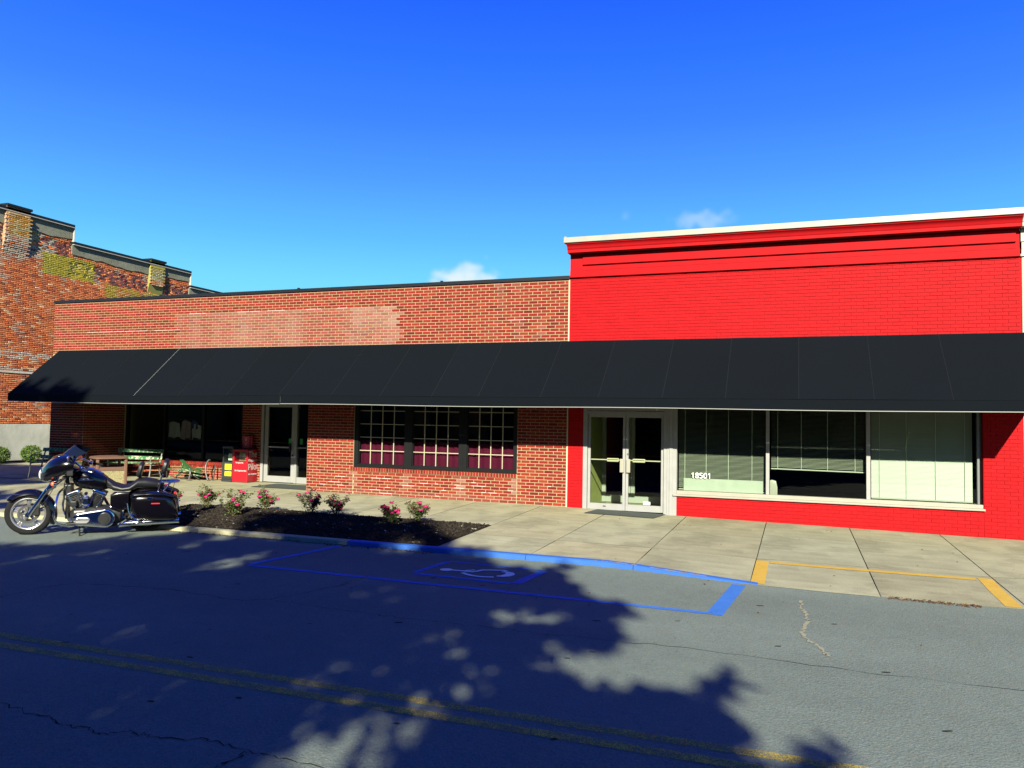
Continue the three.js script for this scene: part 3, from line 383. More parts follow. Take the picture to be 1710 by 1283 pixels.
// ---------------------------------------------------------------- awning across both shops
{
  const a = thing('awning', 'long sloping black fabric awning with pale lower edge across both shop fronts', 'awning');
  const seams = [-14.69, -13.25, -11.85, -10.46, -9.12, -7.72, -6.29, -4.92, -3.72, -2.52, -1.48, -.16, 1.0, 2.21, 3.34, 4.58, 5.78, 6.96, 8.33], yT = 3.53, zT = .02, zF = 1.46, r = mulberry(44);
  const sag = (x) => x < -6.23 ? -.035 * Math.sin(Math.PI * clamp((x + 14.69) / 8.46)) : .008 * Math.sin(x * .9), yv = (x) => 2.285 + sag(x) * .9, yb = (x) => 2.105 + sag(x);
  for (let i = 0; i + 1 < seams.length; i++) {
    const x0 = seams[i], x1 = seams[i + 1], k = .94 + .12 * r(), off = r() * 3, G = .003, dip = .012 + .016 * r();
    const g = quadGrid(10, 10, (u, v) => { const x = lerp(x0 + G, x1 - G, u), d = dip * Math.sin(Math.PI * u) * Math.sin(Math.PI * v), wv = (fbm(x * 2.2, v * 3 + off, 501, 3) - .5) * .008; return [x, lerp(yT, yv(x), v) - d + wv, lerp(zT, zF, v) - d * .7, [k, k, k], x / .5, v * 3 + off]; });
    const o = obj('fabric_panel', g, M([.0022 * k, .0036 * k, .0054 * k], .9, { phys: 1, specularIntensity: .12, map: T.weave, side: THREE.DoubleSide }), a);
    if (i) obj('seam', ribbon3(x0), i === 3 ? M([.12, .125, .115], .8) : M([.006, .0075, .0092], .85), a);
  }
  function ribbon3(x) { return quadGrid(1, 14, (u, v) => [x + (u - .5) * (x < -10.4 && x > -10.5 ? .011 : .008), lerp(yT, yv(x), v) + .004, lerp(zT, zF, v) + .003]); }
  for (const [x0, x1] of [[-14.69, -6.24], [-6.22, 8.33]]) { obj('valance', quadGrid(60, 3, (u, v) => { const x = lerp(x0, x1, u), w = .006 * (fbm(x * 3, v, 511, 2) - .5); return [x, lerp(yv(x), yb(x), v), zF + .004 + w, undefined, x / .5, v * .4]; }), MA.fabric, a); const pts = []; for (let i = 0; i <= 24; i++) { const x = lerp(x0, x1, i / 24); pts.push([x, yb(x) - .008, zF + .006]); } obj('lower_piping', tube(pts, .0085, 6, 60), MA.trim, a); }
  obj('ridge_fold', tube([[-14.69, yv(-14.69), zF + .003], [-10, yv(-10), zF + .003], [-6.23, yv(-6.23), zF + .003], [0, yv(0), zF + .003], [8.33, yv(8.26), zF + .003]], .006, 6, 60), MA.fabric, a);
  for (const x of [-14.69, 8.33]) { const g = new THREE.BufferGeometry(); g.setAttribute('position', new THREE.Float32BufferAttribute([x - Math.sign(x) * .006, yT + .006, zT, x - Math.sign(x) * .006, yv(x) + .006, zF, x - Math.sign(x) * .006, yb(x), zF, x - Math.sign(x) * .006, yb(x), .001], 3)); g.setAttribute('uv', new THREE.Float32BufferAttribute([0, 0, 1, 0, 1, 1, 0, 1], 2)); g.setIndex([0, 1, 2, 0, 2, 3]); g.computeVertexNormals(); obj('end_panel', g, MA.fabric, a); }
  for (const x of [-14.6, -10.46, -6.23, -2.52, 1.0, 4.58, 8.3]) obj('frame_rib', [bar(V(x, yT - .03, .03), V(x, yv(x) - .03, zF - .02), .012), bar(V(x, yb(x) + .02, zF - .02), V(x, yb(x) + .02, .0), .012), bar(V(x, yb(x) + .02, zF - .02), V(x, yv(x) - .03, zF - .02), .012)], MA.aluDark, a);
}

// ---------------------------------------------------------------- weathered old building across the alley
{
  const o = thing('old_brick_building', 'tall weathered orange brick building with stepped mossy parapet and grey plastered base', 'building');
  const X = -21.5, zf = 1.2, zb = -20, topAt = (z) => z > -5.92 ? 8.88 : z > -12.05 ? 8.24 : 7.6, steps = [[zf, -5.92, 8.88], [-5.92, -12.05, 8.24], [-12.05, zb, 7.6]];
  obj('wall', steps.map(([a, b, t]) => B(X - .4, -.2, b, X - .056, t, a)).concat([B(X - 9, -.2, zf - .3, X - .4, 8.88, zf), B(X - 9, -.2, zb, X - .4, 7.6, zb + .3)]), M([.5, .36, .23], .95, { map: T.grain }), o, .6);
  obj('roof', B(X - 9, 6.6, zb + .3, X - .4, 6.8, zf - .3), MA.roof, o);
  const r = mulberry(23), unit = brickGeo(.19, .056, .06, 0), list = [];
  for (let k = 0; k < 118; k++) { const y = 1.42 + k * .0675; for (let i = 0; i < 102; i++) { const z = zf - .1 - (i + (k & 1) * .5) * .207; if (z < zb || y > topAt(z) - .1) continue; const pl = (z < -3.2 && z > -4.1) || (z < -9.68 && z > -10.48); if (!(pl && y > 7.3)) list.push([y, z, 0]); else list.push([y, z, .145 * sstep(7.25, 8.0, y + (z < -6 ? .5 : 0)) + .002]); } }
  const im = new THREE.InstancedMesh(unit, M([1, 1, 1], .95, { map: T.grain, bumpMap: T.grainB, bumpScale: .006 }), list.length), mm = new THREE.Matrix4(), q = new THREE.Quaternion(), c = new THREE.Color(), up = V(0, 1, 0);
  list.forEach(([y, z, px], i) => {
    const t = topAt(z), under = t - y, ruin = px ? 0 : sstep(.55, .7, under) * sstep(1.35, 1.05, under), n1 = fbm(z * .8, y * .9, 601, 4), n2 = fbm(z * 2.1, y * 1.7, 605, 4), n3 = fbm(z * .5, y * 2.6, 609, 3);
    q.setFromAxisAngle(up, Math.PI / 2 + (r() - .5) * (.05 + .5 * ruin)); mm.compose(V(X + px + (r() - .5) * .012 - ruin * (.01 + .03 * r()), y + (r() - .5) * .008, z + (r() - .5) * .02), q, V(.86 + .12 * r(), .68 + .26 * r(), 1)); im.setMatrixAt(i, mm);
    const h = r(), l = .82 + .34 * r(); let col = h < .12 ? [.27, .075, .04] : h < .45 ? [.43, .115, .046] : h < .93 ? [.47, .15, .058] : [.5, .3, .17]; col = col.map((v) => v * l);
    if (ruin > .4 && r() < .6) col = r() < .5 ? [.17, .05, .05] : [.10, .045, .04];
    const mix = (tc, w) => { col = col.map((v, k) => lerp(v, tc[k], w)); };
    if (n2 > .63 && r() < .7) mix([.34, .31, .25], .6 * sstep(.63, .7, n2));                                     // lime and old render stuck to the bricks
    if (z > -5.3 && z < -2.4 && y > 6.9 && y < 8.5 && r() < .65) mix([.30, .31, .26], .7 * sstep(.4, .55, n1));
    const moss = Math.max((z < -4.75 && z > -7.05 && y > 6.95 && y < 7.72) ? 1 : 0, (z < -7.5 && z > -10.9 && y > 6.45 && y < 7.0) ? .85 : 0, (z < -3.3 && z > -4.5 && y > 8.0) ? .5 : 0) * sstep(.28, .42, n1 + .15 * r()); mix([.27, .25, .03], moss * .88);
    if (px && z < -6) mix([.25, .24, .035], .8 * sstep(7.35, 7.7, y)); if (px && y < 8.1) mix([.3, .31, .26], .7 * r());
    if (y > 3.3 && y < 3.95 && n3 > .47 && r() < .7) mix([.36, .34, .29], .8);
    if (y > 2.5 && y < 3.2) mix([.20, .12, .09], .35 * n1);
    im.setColorAt(i, c.setRGB(...col));
  });
  im.name = 'brickwork'; stuff(im); shade(im); o.add(im);
  // pilasters, plastered parapet strips, dark metal copings with a pale drip edge
  const oldPl = M([.42, .42, .37], .95, { map: T.plaster, bumpMap: T.concB, bumpScale: .01 }), pil = (a, b, t, m) => { const S = [[7.25, -.05], [7.6, .02], [7.9, .1], [8.05, .12], [t - .05, .12]].map(([y, d]) => [V(X - .06, y - (t < 8.6 ? .45 : 0) * (y < t - .06 ? 1 : 0), a), V(X + d, y - (t < 8.6 ? .45 : 0) * (y < t - .06 ? 1 : 0), a), V(X + d, y - (t < 8.6 ? .45 : 0) * (y < t - .06 ? 1 : 0), b), V(X - .06, y - (t < 8.6 ? .45 : 0) * (y < t - .06 ? 1 : 0), b)]); obj('pilaster', loft(S), m, o, 1.2); obj('coping', [RB(X - .42, t - .05, b - .03, X + .18, t + .035, a + .03, .01)], MA.blackMetal, o); };
  const mossy = M([.2, .19, .06], .95, { map: T.grain }), worn = M([.3, .17, .1], .95, { map: T.grain });
  pil(-3.2, -4.1, 9.06, worn); pil(-9.68, -10.48, 8.42, mossy);
  for (const [a, b, t] of steps) {
    const d = t - 7.6 > 1 ? .62 : .55;
    obj('coping', [RB(X - .44, t, b - .02, X + .12, t + .10, a, .008)], MA.blackMetal, o); obj('drip_edge', B(X + .02, t - .028, b, X + .135, t - .002, a), M([.26, .26, .24], .5), o);
    const S = new THREE.Shape(), n = 60; S.moveTo(a, t - .04); for (let i = 0; i <= n; i++) { const z = lerp(a, b, i / n); S.lineTo(z, t - .42 - .3 * (fbm(z * 1.1, t, 621, 4) - .35)); } S.lineTo(b, t - .04);
    const g = new THREE.ExtrudeGeometry(S, { depth: .05, bevelEnabled: false }); g.applyMatrix4(new THREE.Matrix4().makeBasis(V(0, 0, 1), V(0, 1, 0), V(-1, 0, 0))); g.translate(X + .03, 0, 0); obj('parapet_plaster', g, oldPl, o, 1.6);
    if (b > zb) obj('step_flashing', B(X - .3, topAt(b - .1) + .1, b - .03, X + .1, t, b - .012), M([.28, .28, .25], .5), o);
  }
  obj('base_plaster', [RB(X - .01, -.2, zb, X + .035, 1.37, zf + .04, .008), B(X - .01, 3.18, -8, X + .02, 3.25, zf)], MA.plaster, o, 2.1);
  obj('ground_line', B(X + .035, -.1, -9, X + .5, .09, zf), M([.03, .024, .018], .95, { map: T.mulch }), o, 1);
}
// ---------------------------------------------------------------- leafy things
function leafGeo(L, w, bend = .25) { const p = [0, 0, 0, w / 2, 0, L * .45, 0, bend * w, L * .5, -w / 2, 0, L * .45, 0, -bend * w * .4, L], g = new THREE.BufferGeometry(); g.setAttribute('position', new THREE.Float32BufferAttribute(p, 3)); g.setAttribute('uv', new THREE.Float32BufferAttribute([.5, 0, 1, .5, .5, .5, 0, .5, .5, 1], 2)); g.setIndex([0, 1, 2, 0, 2, 3, 1, 4, 2, 2, 4, 3]); g.computeVertexNormals(); return g; }
function leaves(name, parent, pts, g, m, cols, rnd, s0 = .7, s1 = 1.3) {
  const np = g.attributes.position.count, ni = g.index.count, P = new Float32Array(pts.length * np * 3), N = new Float32Array(P.length), C = new Float32Array(P.length), I = new Uint32Array(pts.length * ni), e = new THREE.Euler(), mm = new THREE.Matrix4(), v = V(0, 0, 0), w = V(0, 0, 0);
  pts.forEach((p, i) => { e.set((rnd() - .5) * 2.2, rnd() * 6.283, (rnd() - .5) * 1.6); mm.makeRotationFromEuler(e); const s = lerp(s0, s1, rnd()), k = .65 + .7 * rnd(), t = cols[Math.floor(rnd() * cols.length)]; for (let j = 0; j < np; j++) { const o = (i * np + j) * 3; v.fromBufferAttribute(g.attributes.position, j).multiplyScalar(s).applyMatrix4(mm).add(p); w.fromBufferAttribute(g.attributes.normal, j).applyMatrix4(mm); P[o] = v.x; P[o + 1] = v.y; P[o + 2] = v.z; N[o] = w.x; N[o + 1] = w.y; N[o + 2] = w.z; C[o] = t[0] * k; C[o + 1] = t[1] * k; C[o + 2] = t[2] * k; } for (let j = 0; j < ni; j++) I[i * ni + j] = g.index.getX(j) + i * np; });
  const q = new THREE.BufferGeometry(); q.setAttribute('position', new THREE.BufferAttribute(P, 3)); q.setAttribute('normal', new THREE.BufferAttribute(N, 3)); q.setAttribute('color', new THREE.BufferAttribute(C, 3)); q.setIndex(new THREE.BufferAttribute(I, 1)); const o = shade(new THREE.Mesh(q, m)); o.name = name; parent.add(o); return o;
}
const leafM = M([1, 1, 1], .6, { side: THREE.DoubleSide, vertexColors: true }), ball = (r, R) => { let v; do v = V(r() * 2 - 1, r() * 2 - 1, r() * 2 - 1); while (v.lengthSq() > 1); return v.multiplyScalar(R); };
// street trees on the far side: they stand behind the viewer and shade the road
const inPoly = (p, x, z) => { let k = false; for (let i = 0, j = p.length - 1; i < p.length; j = i++) { const [a, b] = p[i], [c, d] = p[j]; if ((b > z) !== (d > z) && x < (c - a) * (z - b) / (d - b) + a) k = !k; } return k; };
const polyDist = (p, x, z) => { let m = 1e9; for (let i = 0, j = p.length - 1; i < p.length; j = i++) { const [a, b] = p[i], [c, d] = p[j], L = (c - a) ** 2 + (d - b) ** 2, t = clamp(((x - a) * (c - a) + (z - b) * (d - b)) / L); m = Math.min(m, Math.hypot(x - lerp(a, c, t), z - lerp(b, d, t))); } return m; };
const reachA = [[5.2, 11.5], [4.45, 10.85], [3.8, 10.05], [3.15, 10.3], [2.55, 9.75], [2.5, 9.0], [3.05, 8.75], [2.7, 8.3], [2.85, 7.7], [2.2, 7.2], [2.0, 6.7], [1.75, 6.15], [1.35, 6.4], [.6, 5.7], [.1, 5.1], [-.45, 4.7], [-1, 4.0], [-1.7, 3.5], [-2.6, 3.1], [-4.2, 3.05], [-4.9, 3.7], [-4.2, 5.0], [-5.1, 5.8], [-5.6, 6.8], [-6.4, 9], [-6.6, 13], [-2, 15.5], [3, 15.5], [6, 13.5]];
const reachB = [[-5.2, 6.9], [-6.1, 7.5], [-7.2, 8.2], [-9, 8.0], [-12, 8.4], [-13, 12], [-11, 14.5], [-5, 13.5]];
const reachC = [[-21, -2.6], [-17.5, -3.6], [-15.9, -3.6], [-15.2, -3.2], [-14.6, -3.6], [-14.2, -3.2], [-13.7, -3.4], [-13.6, -2.6], [-13.2, -1.2], [-13.3, -.4], [-13.6, 1.0], [-14.6, 1.9], [-18, 1.5], [-21, .3]], reachD = [[-16, 3.2], [-12.6, 3.05], [-11.8, 3.3], [-10.2, 4.5], [-10.0, 5.0], [-12, 5.6], [-16, 5]];
const flecks = [[1.95, 11.75, .34], [2.05, 11.3, .24], [1.56, 9.61, .16], [2.15, 8.06, .22], [2.34, 10.4, .24], [-4.8, 7.55, .22], [-5.25, 8.28, .3], [-2.6, 7.5, .12], [-1.6, 6.9, .16], [-.55, 7.9, .14], [.35, 8.2, .12], [-1.1, 10.3, .16], [1.2, 10.9, .16], [-2.7, 6.6, .2], [-4.0, 6.6, .22], [.6, 7.9, .14], [2.9, 9.3, .18]];
function streetTree(label, base, polys, zt, seed, dens) {
  const t = thing('street_tree', label, 'tree', base, 0, 'street trees opposite the shops'), r = mulberry(seed), B0 = V(...base), clumps = [];
  const put = (x, z, R, half) => { const k = zt - z + (r() * 2 - 1) * half; clumps.push({ c: V(x + .329 * k, ROAD + .541 * k, z + k).sub(B0), R }); return k; };
  for (const [poly, half] of polys) {
    const xs = poly.map((p) => p[0]), zs = poly.map((p) => p[1]), x0 = Math.min(...xs), x1 = Math.max(...xs), z0 = Math.min(...zs), z1 = Math.max(...zs), n = Math.round((x1 - x0) * (z1 - z0) * dens);
    for (let i = 0; i < n; i++) { const x = lerp(x0, x1, r()), z = lerp(z0, z1, r()); if (!inPoly(poly, x, z)) continue; const pd = polyDist(poly, x, z), R = Math.min(.2 + .3 * r(), .14 + pd * .5); if (R < .16) continue; if (fbm(x * 1.5 + seed, z * .8, 811, 3) < .48 - .26 * sstep(.3, 2.2, pd)) continue; if (flecks.some(([fx, fz, fr]) => Math.hypot(x - fx, (z - fz) / 2.1) < fr + R * .4)) continue; put(x, z, R, half); }
    // sprigs that reach out past the main mass
    for (let i = 0, j = poly.length - 1; i < poly.length; j = i++) { const [ax, az] = poly[i], [bx, bz] = poly[j], L = Math.hypot(ax - bx, az - bz); const nx0 = -(bz - az) / L, nz0 = (bx - ax) / L, sg = inPoly(poly, (ax + bx) / 2 + nx0 * .05, (az + bz) / 2 + nz0 * .05) ? 1 : -1; for (let q = 0; q < L * 1.9; q++) { const t = r(), x = lerp(ax, bx, t) + nx0 * sg * .4, z = lerp(az, bz, t) + nz0 * sg * .5, th = Math.atan2(-nz0 * sg, -nx0 * sg) + (r() - .5) * 2.4, len = .3 + .75 * r(), kz = zt - z + (r() * 2 - 1) * half; for (let m = 0; m < 6; m++) { const f = m / 5 * len, sx = x + Math.cos(th) * f * .6, sz = z + Math.sin(th) * f * 1.3; clumps.push({ c: V(sx + .329 * (kz + m * .03), ROAD + .541 * (kz + m * .03), sz + kz + m * .03).sub(B0), R: .15 - .014 * m }); } } }
  }
  const P = [], top = clumps.reduce((m, c) => Math.max(m, c.c.y), 0), mid = clumps.reduce((s, c) => s.add(c.c), V(0, 0, 0)).multiplyScalar(1 / clumps.length);
  for (const { c, R } of clumps) { const n = Math.round(190 * R * R / .3) + 5; for (let i = 0; i < n; i++) { const d = ball(r, R); P.push(c.clone().add(d)); } }
  const crown = leaves('crown', t, P, leafGeo(.17, .13), leafM, [[.04, .085, .016], [.055, .1, .02], [.03, .065, .014]], r);
  const fork = V(mid.x * .25, Math.min(2.9, mid.y * .5), mid.z * .3), tr = [bar(V(0, 0, 0), fork, .26, .19, 14)], limbs = [];
  for (let i = 0; i < 9; i++) { const e = clumps[Math.floor(r() * clumps.length)].c, m = fork.clone().lerp(e, .5).add(V(0, .5, 0)); limbs.push(bar(fork, m, .12, .07, 8), bar(m, e, .07, .025, 7)); for (let k = 0; k < 3; k++) { const f = clumps[Math.floor(r() * clumps.length)].c; if (f.distanceTo(e) < 3) limbs.push(bar(m.clone().lerp(e, .6), f, .035, .012, 6)); } }
  obj('trunk', tr, MA.bark, t); obj('limbs', limbs, MA.bark, t); return t;
}
streetTree('broad leafy street tree across the road whose shade covers the disabled parking bay', [3.2, -.02, 20.3], [[reachA, 1.9]], 20.4, 41, 13);
streetTree('taller leafy street tree across the road whose shade falls by the motorcycle', [-4.6, -.02, 20.5], [[reachB, 1.6], [reachC, 1.5], [reachD, 1.3]], 20.5, 43, 10);
// clipped shrubs by the old building
for (const [x, z, s, lab] of [[-20.55, -2.75, 1, 'round green shrub by the plastered wall at the edge of the view'], [-20.5, -3.85, 1.04, 'round green shrub at the middle of the plastered wall base'], [-20.5, -4.98, .95, 'round green shrub half hidden by the brick shop corner']]) {
  const t = thing('shrub', lab, 'shrub', [x, .05, z], 0, 'shrubs along the old building'), r = mulberry(Math.round(-x * 100 - z * 77)), P = []; for (let i = 0; i < 1500; i++) { const v = ball(r, 1), k = Math.pow(v.length(), -.45); v.multiplyScalar(Math.min(k, 1.6)); P.push(V(v.x * .31 * s, .3 * s + v.y * .28 * s, v.z * .31 * s)); }
  leaves('foliage', t, P, leafGeo(.06, .04), leafM, [[.045, .085, .01], [.032, .065, .009], [.06, .095, .013]], r); obj('stem', [bar(V(0, -.02, 0), V(.05, .35, 0), .018, .01, 6), bar(V(0, -.02, 0), V(-.08, .33, .06), .015, .008, 6), bar(V(0, 0, 0), V(-.02, .35, -.1), .015, .008, 6)], MA.bark, t);
}
// ---------------------------------------------------------------- planting bed with roses
const bedY = (x, z) => { const e = Math.min((x + 7.15) / .5, (-.52 - x) / .35, (z - 3.0) / .4, (5.2 - z) / .45), s = sstep(0, 1, clamp(e)); return yWalk(x, z) + .005 + s * (.035 + .05 * fbm(x * .8, z * .9, 701, 3)) + (fbm(x * 9, z * 9, 703, 3) - .5) * .03 * s; };
{
  const b = struct(obj('planting_bed', quadGrid(150, 60, (u, v) => { const x = lerp(-7.15, -.52, u), z = lerp(3.0, 5.2, v); return [x, bedY(x, z), z, undefined, x / 1.1, z / 1.1]; }), M([1, 1, 1], .98, { map: T.mulch, bumpMap: T.asphaltB, bumpScale: .02 })));
  const r = mulberry(88), n = 9000, im = new THREE.InstancedMesh(new THREE.BoxGeometry(.05, .008, .014), M([1, 1, 1], .95), n), mm = new THREE.Matrix4(), q = new THREE.Quaternion(), e = new THREE.Euler(), c = new THREE.Color();
  for (let i = 0; i < n; i++) { const x = lerp(-7.1, -.55, r()), z = lerp(3.03, 5.18, r()), s = .5 + 1.0 * r(); e.set((r() - .5) * .9, r() * 6.28, (r() - .5) * .9); mm.compose(V(x, bedY(x, z) + .006, z), q.setFromEuler(e), V(s, 1, .7 + r())); im.setMatrixAt(i, mm); const h = r(), k = .5 + r(); im.setColorAt(i, h < .975 ? c.setRGB(.02 * k, .016 * k, .012 * k) : h < .992 ? c.setRGB(.1 * k, .075 * k, .045 * k) : c.setRGB(.25, .25, .21)); }
  im.name = 'mulch_chips'; stuff(im); shade(im); b.add(im);
  // dead leaves and grit in the gutter
  const m2 = 900, gl = new THREE.InstancedMesh(leafGeo(.05, .03, .3), M([1, 1, 1], .95, { side: THREE.DoubleSide }), m2); gl.name = numbered('leaf_litter'); stuff(gl); gl.userData.label = 'brown dead leaves and grit lying along the gutter'; gl.userData.category = 'leaf litter';
  for (let i = 0; i < m2; i++) { const h = r(); let x, z; if (h < .6) { x = lerp(-6, -.5, Math.pow(r(), .8)); z = zCurb(x) + .03 + .16 * r() * r(); } else if (h < .85) { x = 5.55 + .95 * r(); z = zCurb(x) + .02 + (r() - .5) * .12 + (x - 5.6) * .06; } else { x = lerp(-12, 8, r()); z = lerp(.1, 9, r()); if (x < -.4 && z > 2.8 && z < 5.5) z = 6.4 + r(); } const y = z > zCurb(x) ? ROAD : yWalk(x, z); e.set((r() - .5) * .5, r() * 6.28, (r() - .5) * .5); mm.compose(V(x, y + .008, z), q.setFromEuler(e), V(1, 1, 1).multiplyScalar(.3 + .6 * r())); gl.setMatrixAt(i, mm); const k = .5 + r(); gl.setColorAt(i, c.setRGB(.08 * k, .045 * k, .022 * k)); }
  shade(gl); scene.add(gl);
}
{
  const pink = [M([.38, .01, .1], .55, { side: THREE.DoubleSide }), M([.4, .013, .065], .55, { side: THREE.DoubleSide }), M([.36, .02, .12], .55, { side: THREE.DoubleSide })], petal = (r) => { const g = []; for (let i = 0; i < 9; i++) { const s = new THREE.SphereGeometry(.021, 6, 4, 0, 2.2, .3, 1.5); s.rotateX(.5 + (i > 4 ? .55 : 0)); s.translate(0, 0, .008 + (i > 4 ? .012 : 0)); s.rotateY(i * 2.4 + r()); s.rotateX((r() - .5) * .3); g.push(s); } return g; };
  const spots = [[-6.75, 3.72, .5, 7, 'pink rose bush by the motorcycle rack'], [-6.39, 3.12, .52, 8, 'broad pink rose bush nearest the motorcycle on the sunny bed corner'], [-5.18, 3.82, .62, 9, 'tall pink rose bush with two dark upright shoots in the bed'], [-5.11, 3.0, .45, 11, 'rose bush with the most pink flowers in the middle of the bed'], [-4.05, 3.06, .58, 7, 'loose dark rose bush with few flowers in front of the brick pier'], [-3.50, 3.02, .55, 6, 'bushy dark leaved rose bush in front of the grid windows'], [-2.11, 3.48, .4, 9, 'low spreading pink rose bush near the bed point'], [-1.82, 3.0, .42, 4, 'green rose bush with one large pink bloom at the bed end']];
  spots.forEach(([x, z, H, nf, lab], si) => {
    const t = thing('rose_bush', lab, 'rose bush', [x + .08, bedY(x + .08, z + .42) - .01, z + .42], 0, 'rose bushes in the mulch bed'); t.scale.set(.95, .86, .95); const r = mulberry(900 + si * 13), stems = [], P = [], tips = [];
    const ns = 8 + Math.floor(r() * 3); for (let i = 0; i < ns; i++) { const a = i / ns * 6.28 + r(), lean = (.5 + .6 * r()) * (i === 1 ? .2 : 1), h = H * (i === 1 ? .92 : .45 + .33 * r()), tip = V(Math.cos(a) * lean * h * .75, h, Math.sin(a) * lean * h * .75), m = tip.clone().multiplyScalar(.5).add(V((r() - .5) * .04, .03, (r() - .5) * .04)); stems.push(tube([[0, 0, 0], m, tip], .005, 5, 8)); tips.push(tip); for (let k = 0; k < 5; k++) { const f = .3 + .7 * r(), b = f < .5 ? m.clone().multiplyScalar(f * 2) : m.clone().lerp(tip, f * 2 - 1), e = b.clone().add(V((r() - .5) * .2, .04 + .1 * r(), (r() - .5) * .2)); stems.push(bar(b, e, .003, .002, 4)); for (let q = 0; q < 11; q++) P.push(b.clone().lerp(e, r() * 1.1).add(ball(r, .035))); if (k < 2) tips.push(e); } for (let k = 0; k < 16; k++) P.push(m.clone().lerp(tip, r()).add(ball(r, .03))); }
    for (let k = 0; k < 90; k++) P.push(V((r() - .5) * .26, .06 + H * .35 * r(), (r() - .5) * .26));
    obj('stems', stems, M([.10, .09, .04], .8), t); leaves('foliage', t, P, leafGeo(.048, .03), leafM, si === 4 || si === 5 ? [[.025, .035, .015], [.04, .022, .018]] : [[.04, .068, .013], [.026, .048, .01], [.055, .038, .016]], r);
    for (let i = 0; i < nf + 4; i++) { const p = tips[Math.floor(r() * tips.length)], f = obj('flower', petal(r), pink[Math.floor(r() * 3)], t); f.position.copy(p).add(V((r() - .5) * .03, .005, (r() - .5) * .03)); f.rotation.set((r() - .3) * .9, r() * 6, (r() - .5) * .8); const s = .85 + .6 * r(); f.scale.set(s, s, s); }
  });
}
// ---------------------------------------------------------------- door mats
{ const a = obj('door_mat', quadGrid(24, 8, (u, v) => { const x = lerp(.55, 1.95, u) + lerp(.0, .12, 1 - v), z = lerp(.02, .72, v); return [x, yWalk(x, z) + .012, z, undefined, x * 2, z * 2]; }), MA.mat); tag(a, 'dark grey rubber mat at the aluminium double door', 'door mat'); const b = obj('door_mat', quadGrid(24, 8, (u, v) => { const x = lerp(-8.2, -6.52, u), z = lerp(-1.1, -.08, v); return [x, yWalk(x, z) + .012, z, undefined, x * 2, z * 2]; }), MA.mat); tag(b, 'dark grey mat in the porch beside the brick pier', 'door mat'); }
// ---------------------------------------------------------------- litter bin
{
  const t = thing('litter_bin', 'brown framed litter bin with pebbled side panels behind the motorcycle', 'litter bin', [-11.2, yWalk(-11.2, 1.4), 1.42], -1.07 + Math.PI / 2 + .55), br = M([.11, .062, .042], .55, { map: T.paint }), h = .31, H = .70;
  for (const [a, b] of [[-1, -1], [1, -1], [1, 1], [-1, 1]]) obj('post', RB(a * h - .035, 0, b * h - .035, a * h + .035, H, b * h + .035, .02, 3), br, t);
  const S = [[.37, 0], [.385, .012], [.385, .035], [.36, .05], [.2, .075], [.04, .082]].map(([k, y]) => { const o = []; for (let i = 0; i < 32; i++) { const a = i / 32 * 6.283, c = Math.cos(a), s = Math.sin(a), q = Math.pow(Math.abs(c) ** 8 + Math.abs(s) ** 8, -1 / 8); o.push(V(k * q * c, H + y, k * q * s)); } return o.reverse(); }); obj('lid', loft(S), br, t);
  for (let i = 0; i < 4; i++) { const a = i * Math.PI / 2, rl = RB(-h, .42, h - .03, h, .51, h + .02, .01), pn = B(-h + .03, .05, h - .04, h - .03, .42, h + .008), bt = RB(-h, .02, h - .03, h, .07, h + .018, .01); for (const g of [rl, pn, bt]) g.rotateY(a); obj('rail', [rl, bt], br, t); obj('panel', pn, M([1, 1, 1], .95, { map: T.pebble, bumpMap: T.asphaltB, bumpScale: .008 }), t, .5); }
  obj('liner', [B(-.26, .06, -.26, .26, .5, .26)], M([.02, .02, .022], .7), t);
}
// ---------------------------------------------------------------- benches
const slatM = M([1, 1, 1], .8, { map: T.wood }), ironM = M([.13, .135, .13], .55, { metalness: .4, map: T.paint });
function bench(label, pos, turn, L, group) {
  const t = thing('bench', label, 'bench', pos, turn, group);
  for (const s of [-1, 1]) { const x = s * (L / 2 - .06); obj('leg', [tube([[x, 0, .26], [x, .2, .22], [x, .4, .2]], .02, 7)], ironM, t); obj('leg', tube([[x, 0, -.26], [x, .25, -.17], [x, .42, -.19], [x, .78, -.30]], .02, 7), ironM, t); obj('brace', [bar(V(x, .395, .22), V(x, .395, -.19), .017, .017, 7), bar(V(x, .12, .24), V(x, .12, -.22), .012, .012, 6)], ironM, t); obj('armrest', tube([[x, .4, .22], [x, .58, .2], [x, .61, 0], [x, .58, -.23]], .014, 6), ironM, t); }
  for (const z of [.19, .07, -.05, -.16]) obj('slat', RB(-L / 2, .415, z - .045, L / 2, .442, z + .045, .006), slatM, t, .9);
  for (const [y, z] of [[.55, -.225], [.745, -.285]]) { const g = RB(-L / 2, -.05, -.013, L / 2, .05, .013, .006); g.rotateX(-.27); g.translate(0, y, z + .03); obj('slat', g, slatM, t, .9); }
  return t;
}
bench('weathered green slatted bench in front of the dark brick corner pier', [-14.1, .055, .42], .12, 1.45, 'benches by the porch');
bench('weathered green slatted bench inside the porch beside the litter bin', [-12.5, .055, -.62], .16, 1.42, 'benches by the porch');
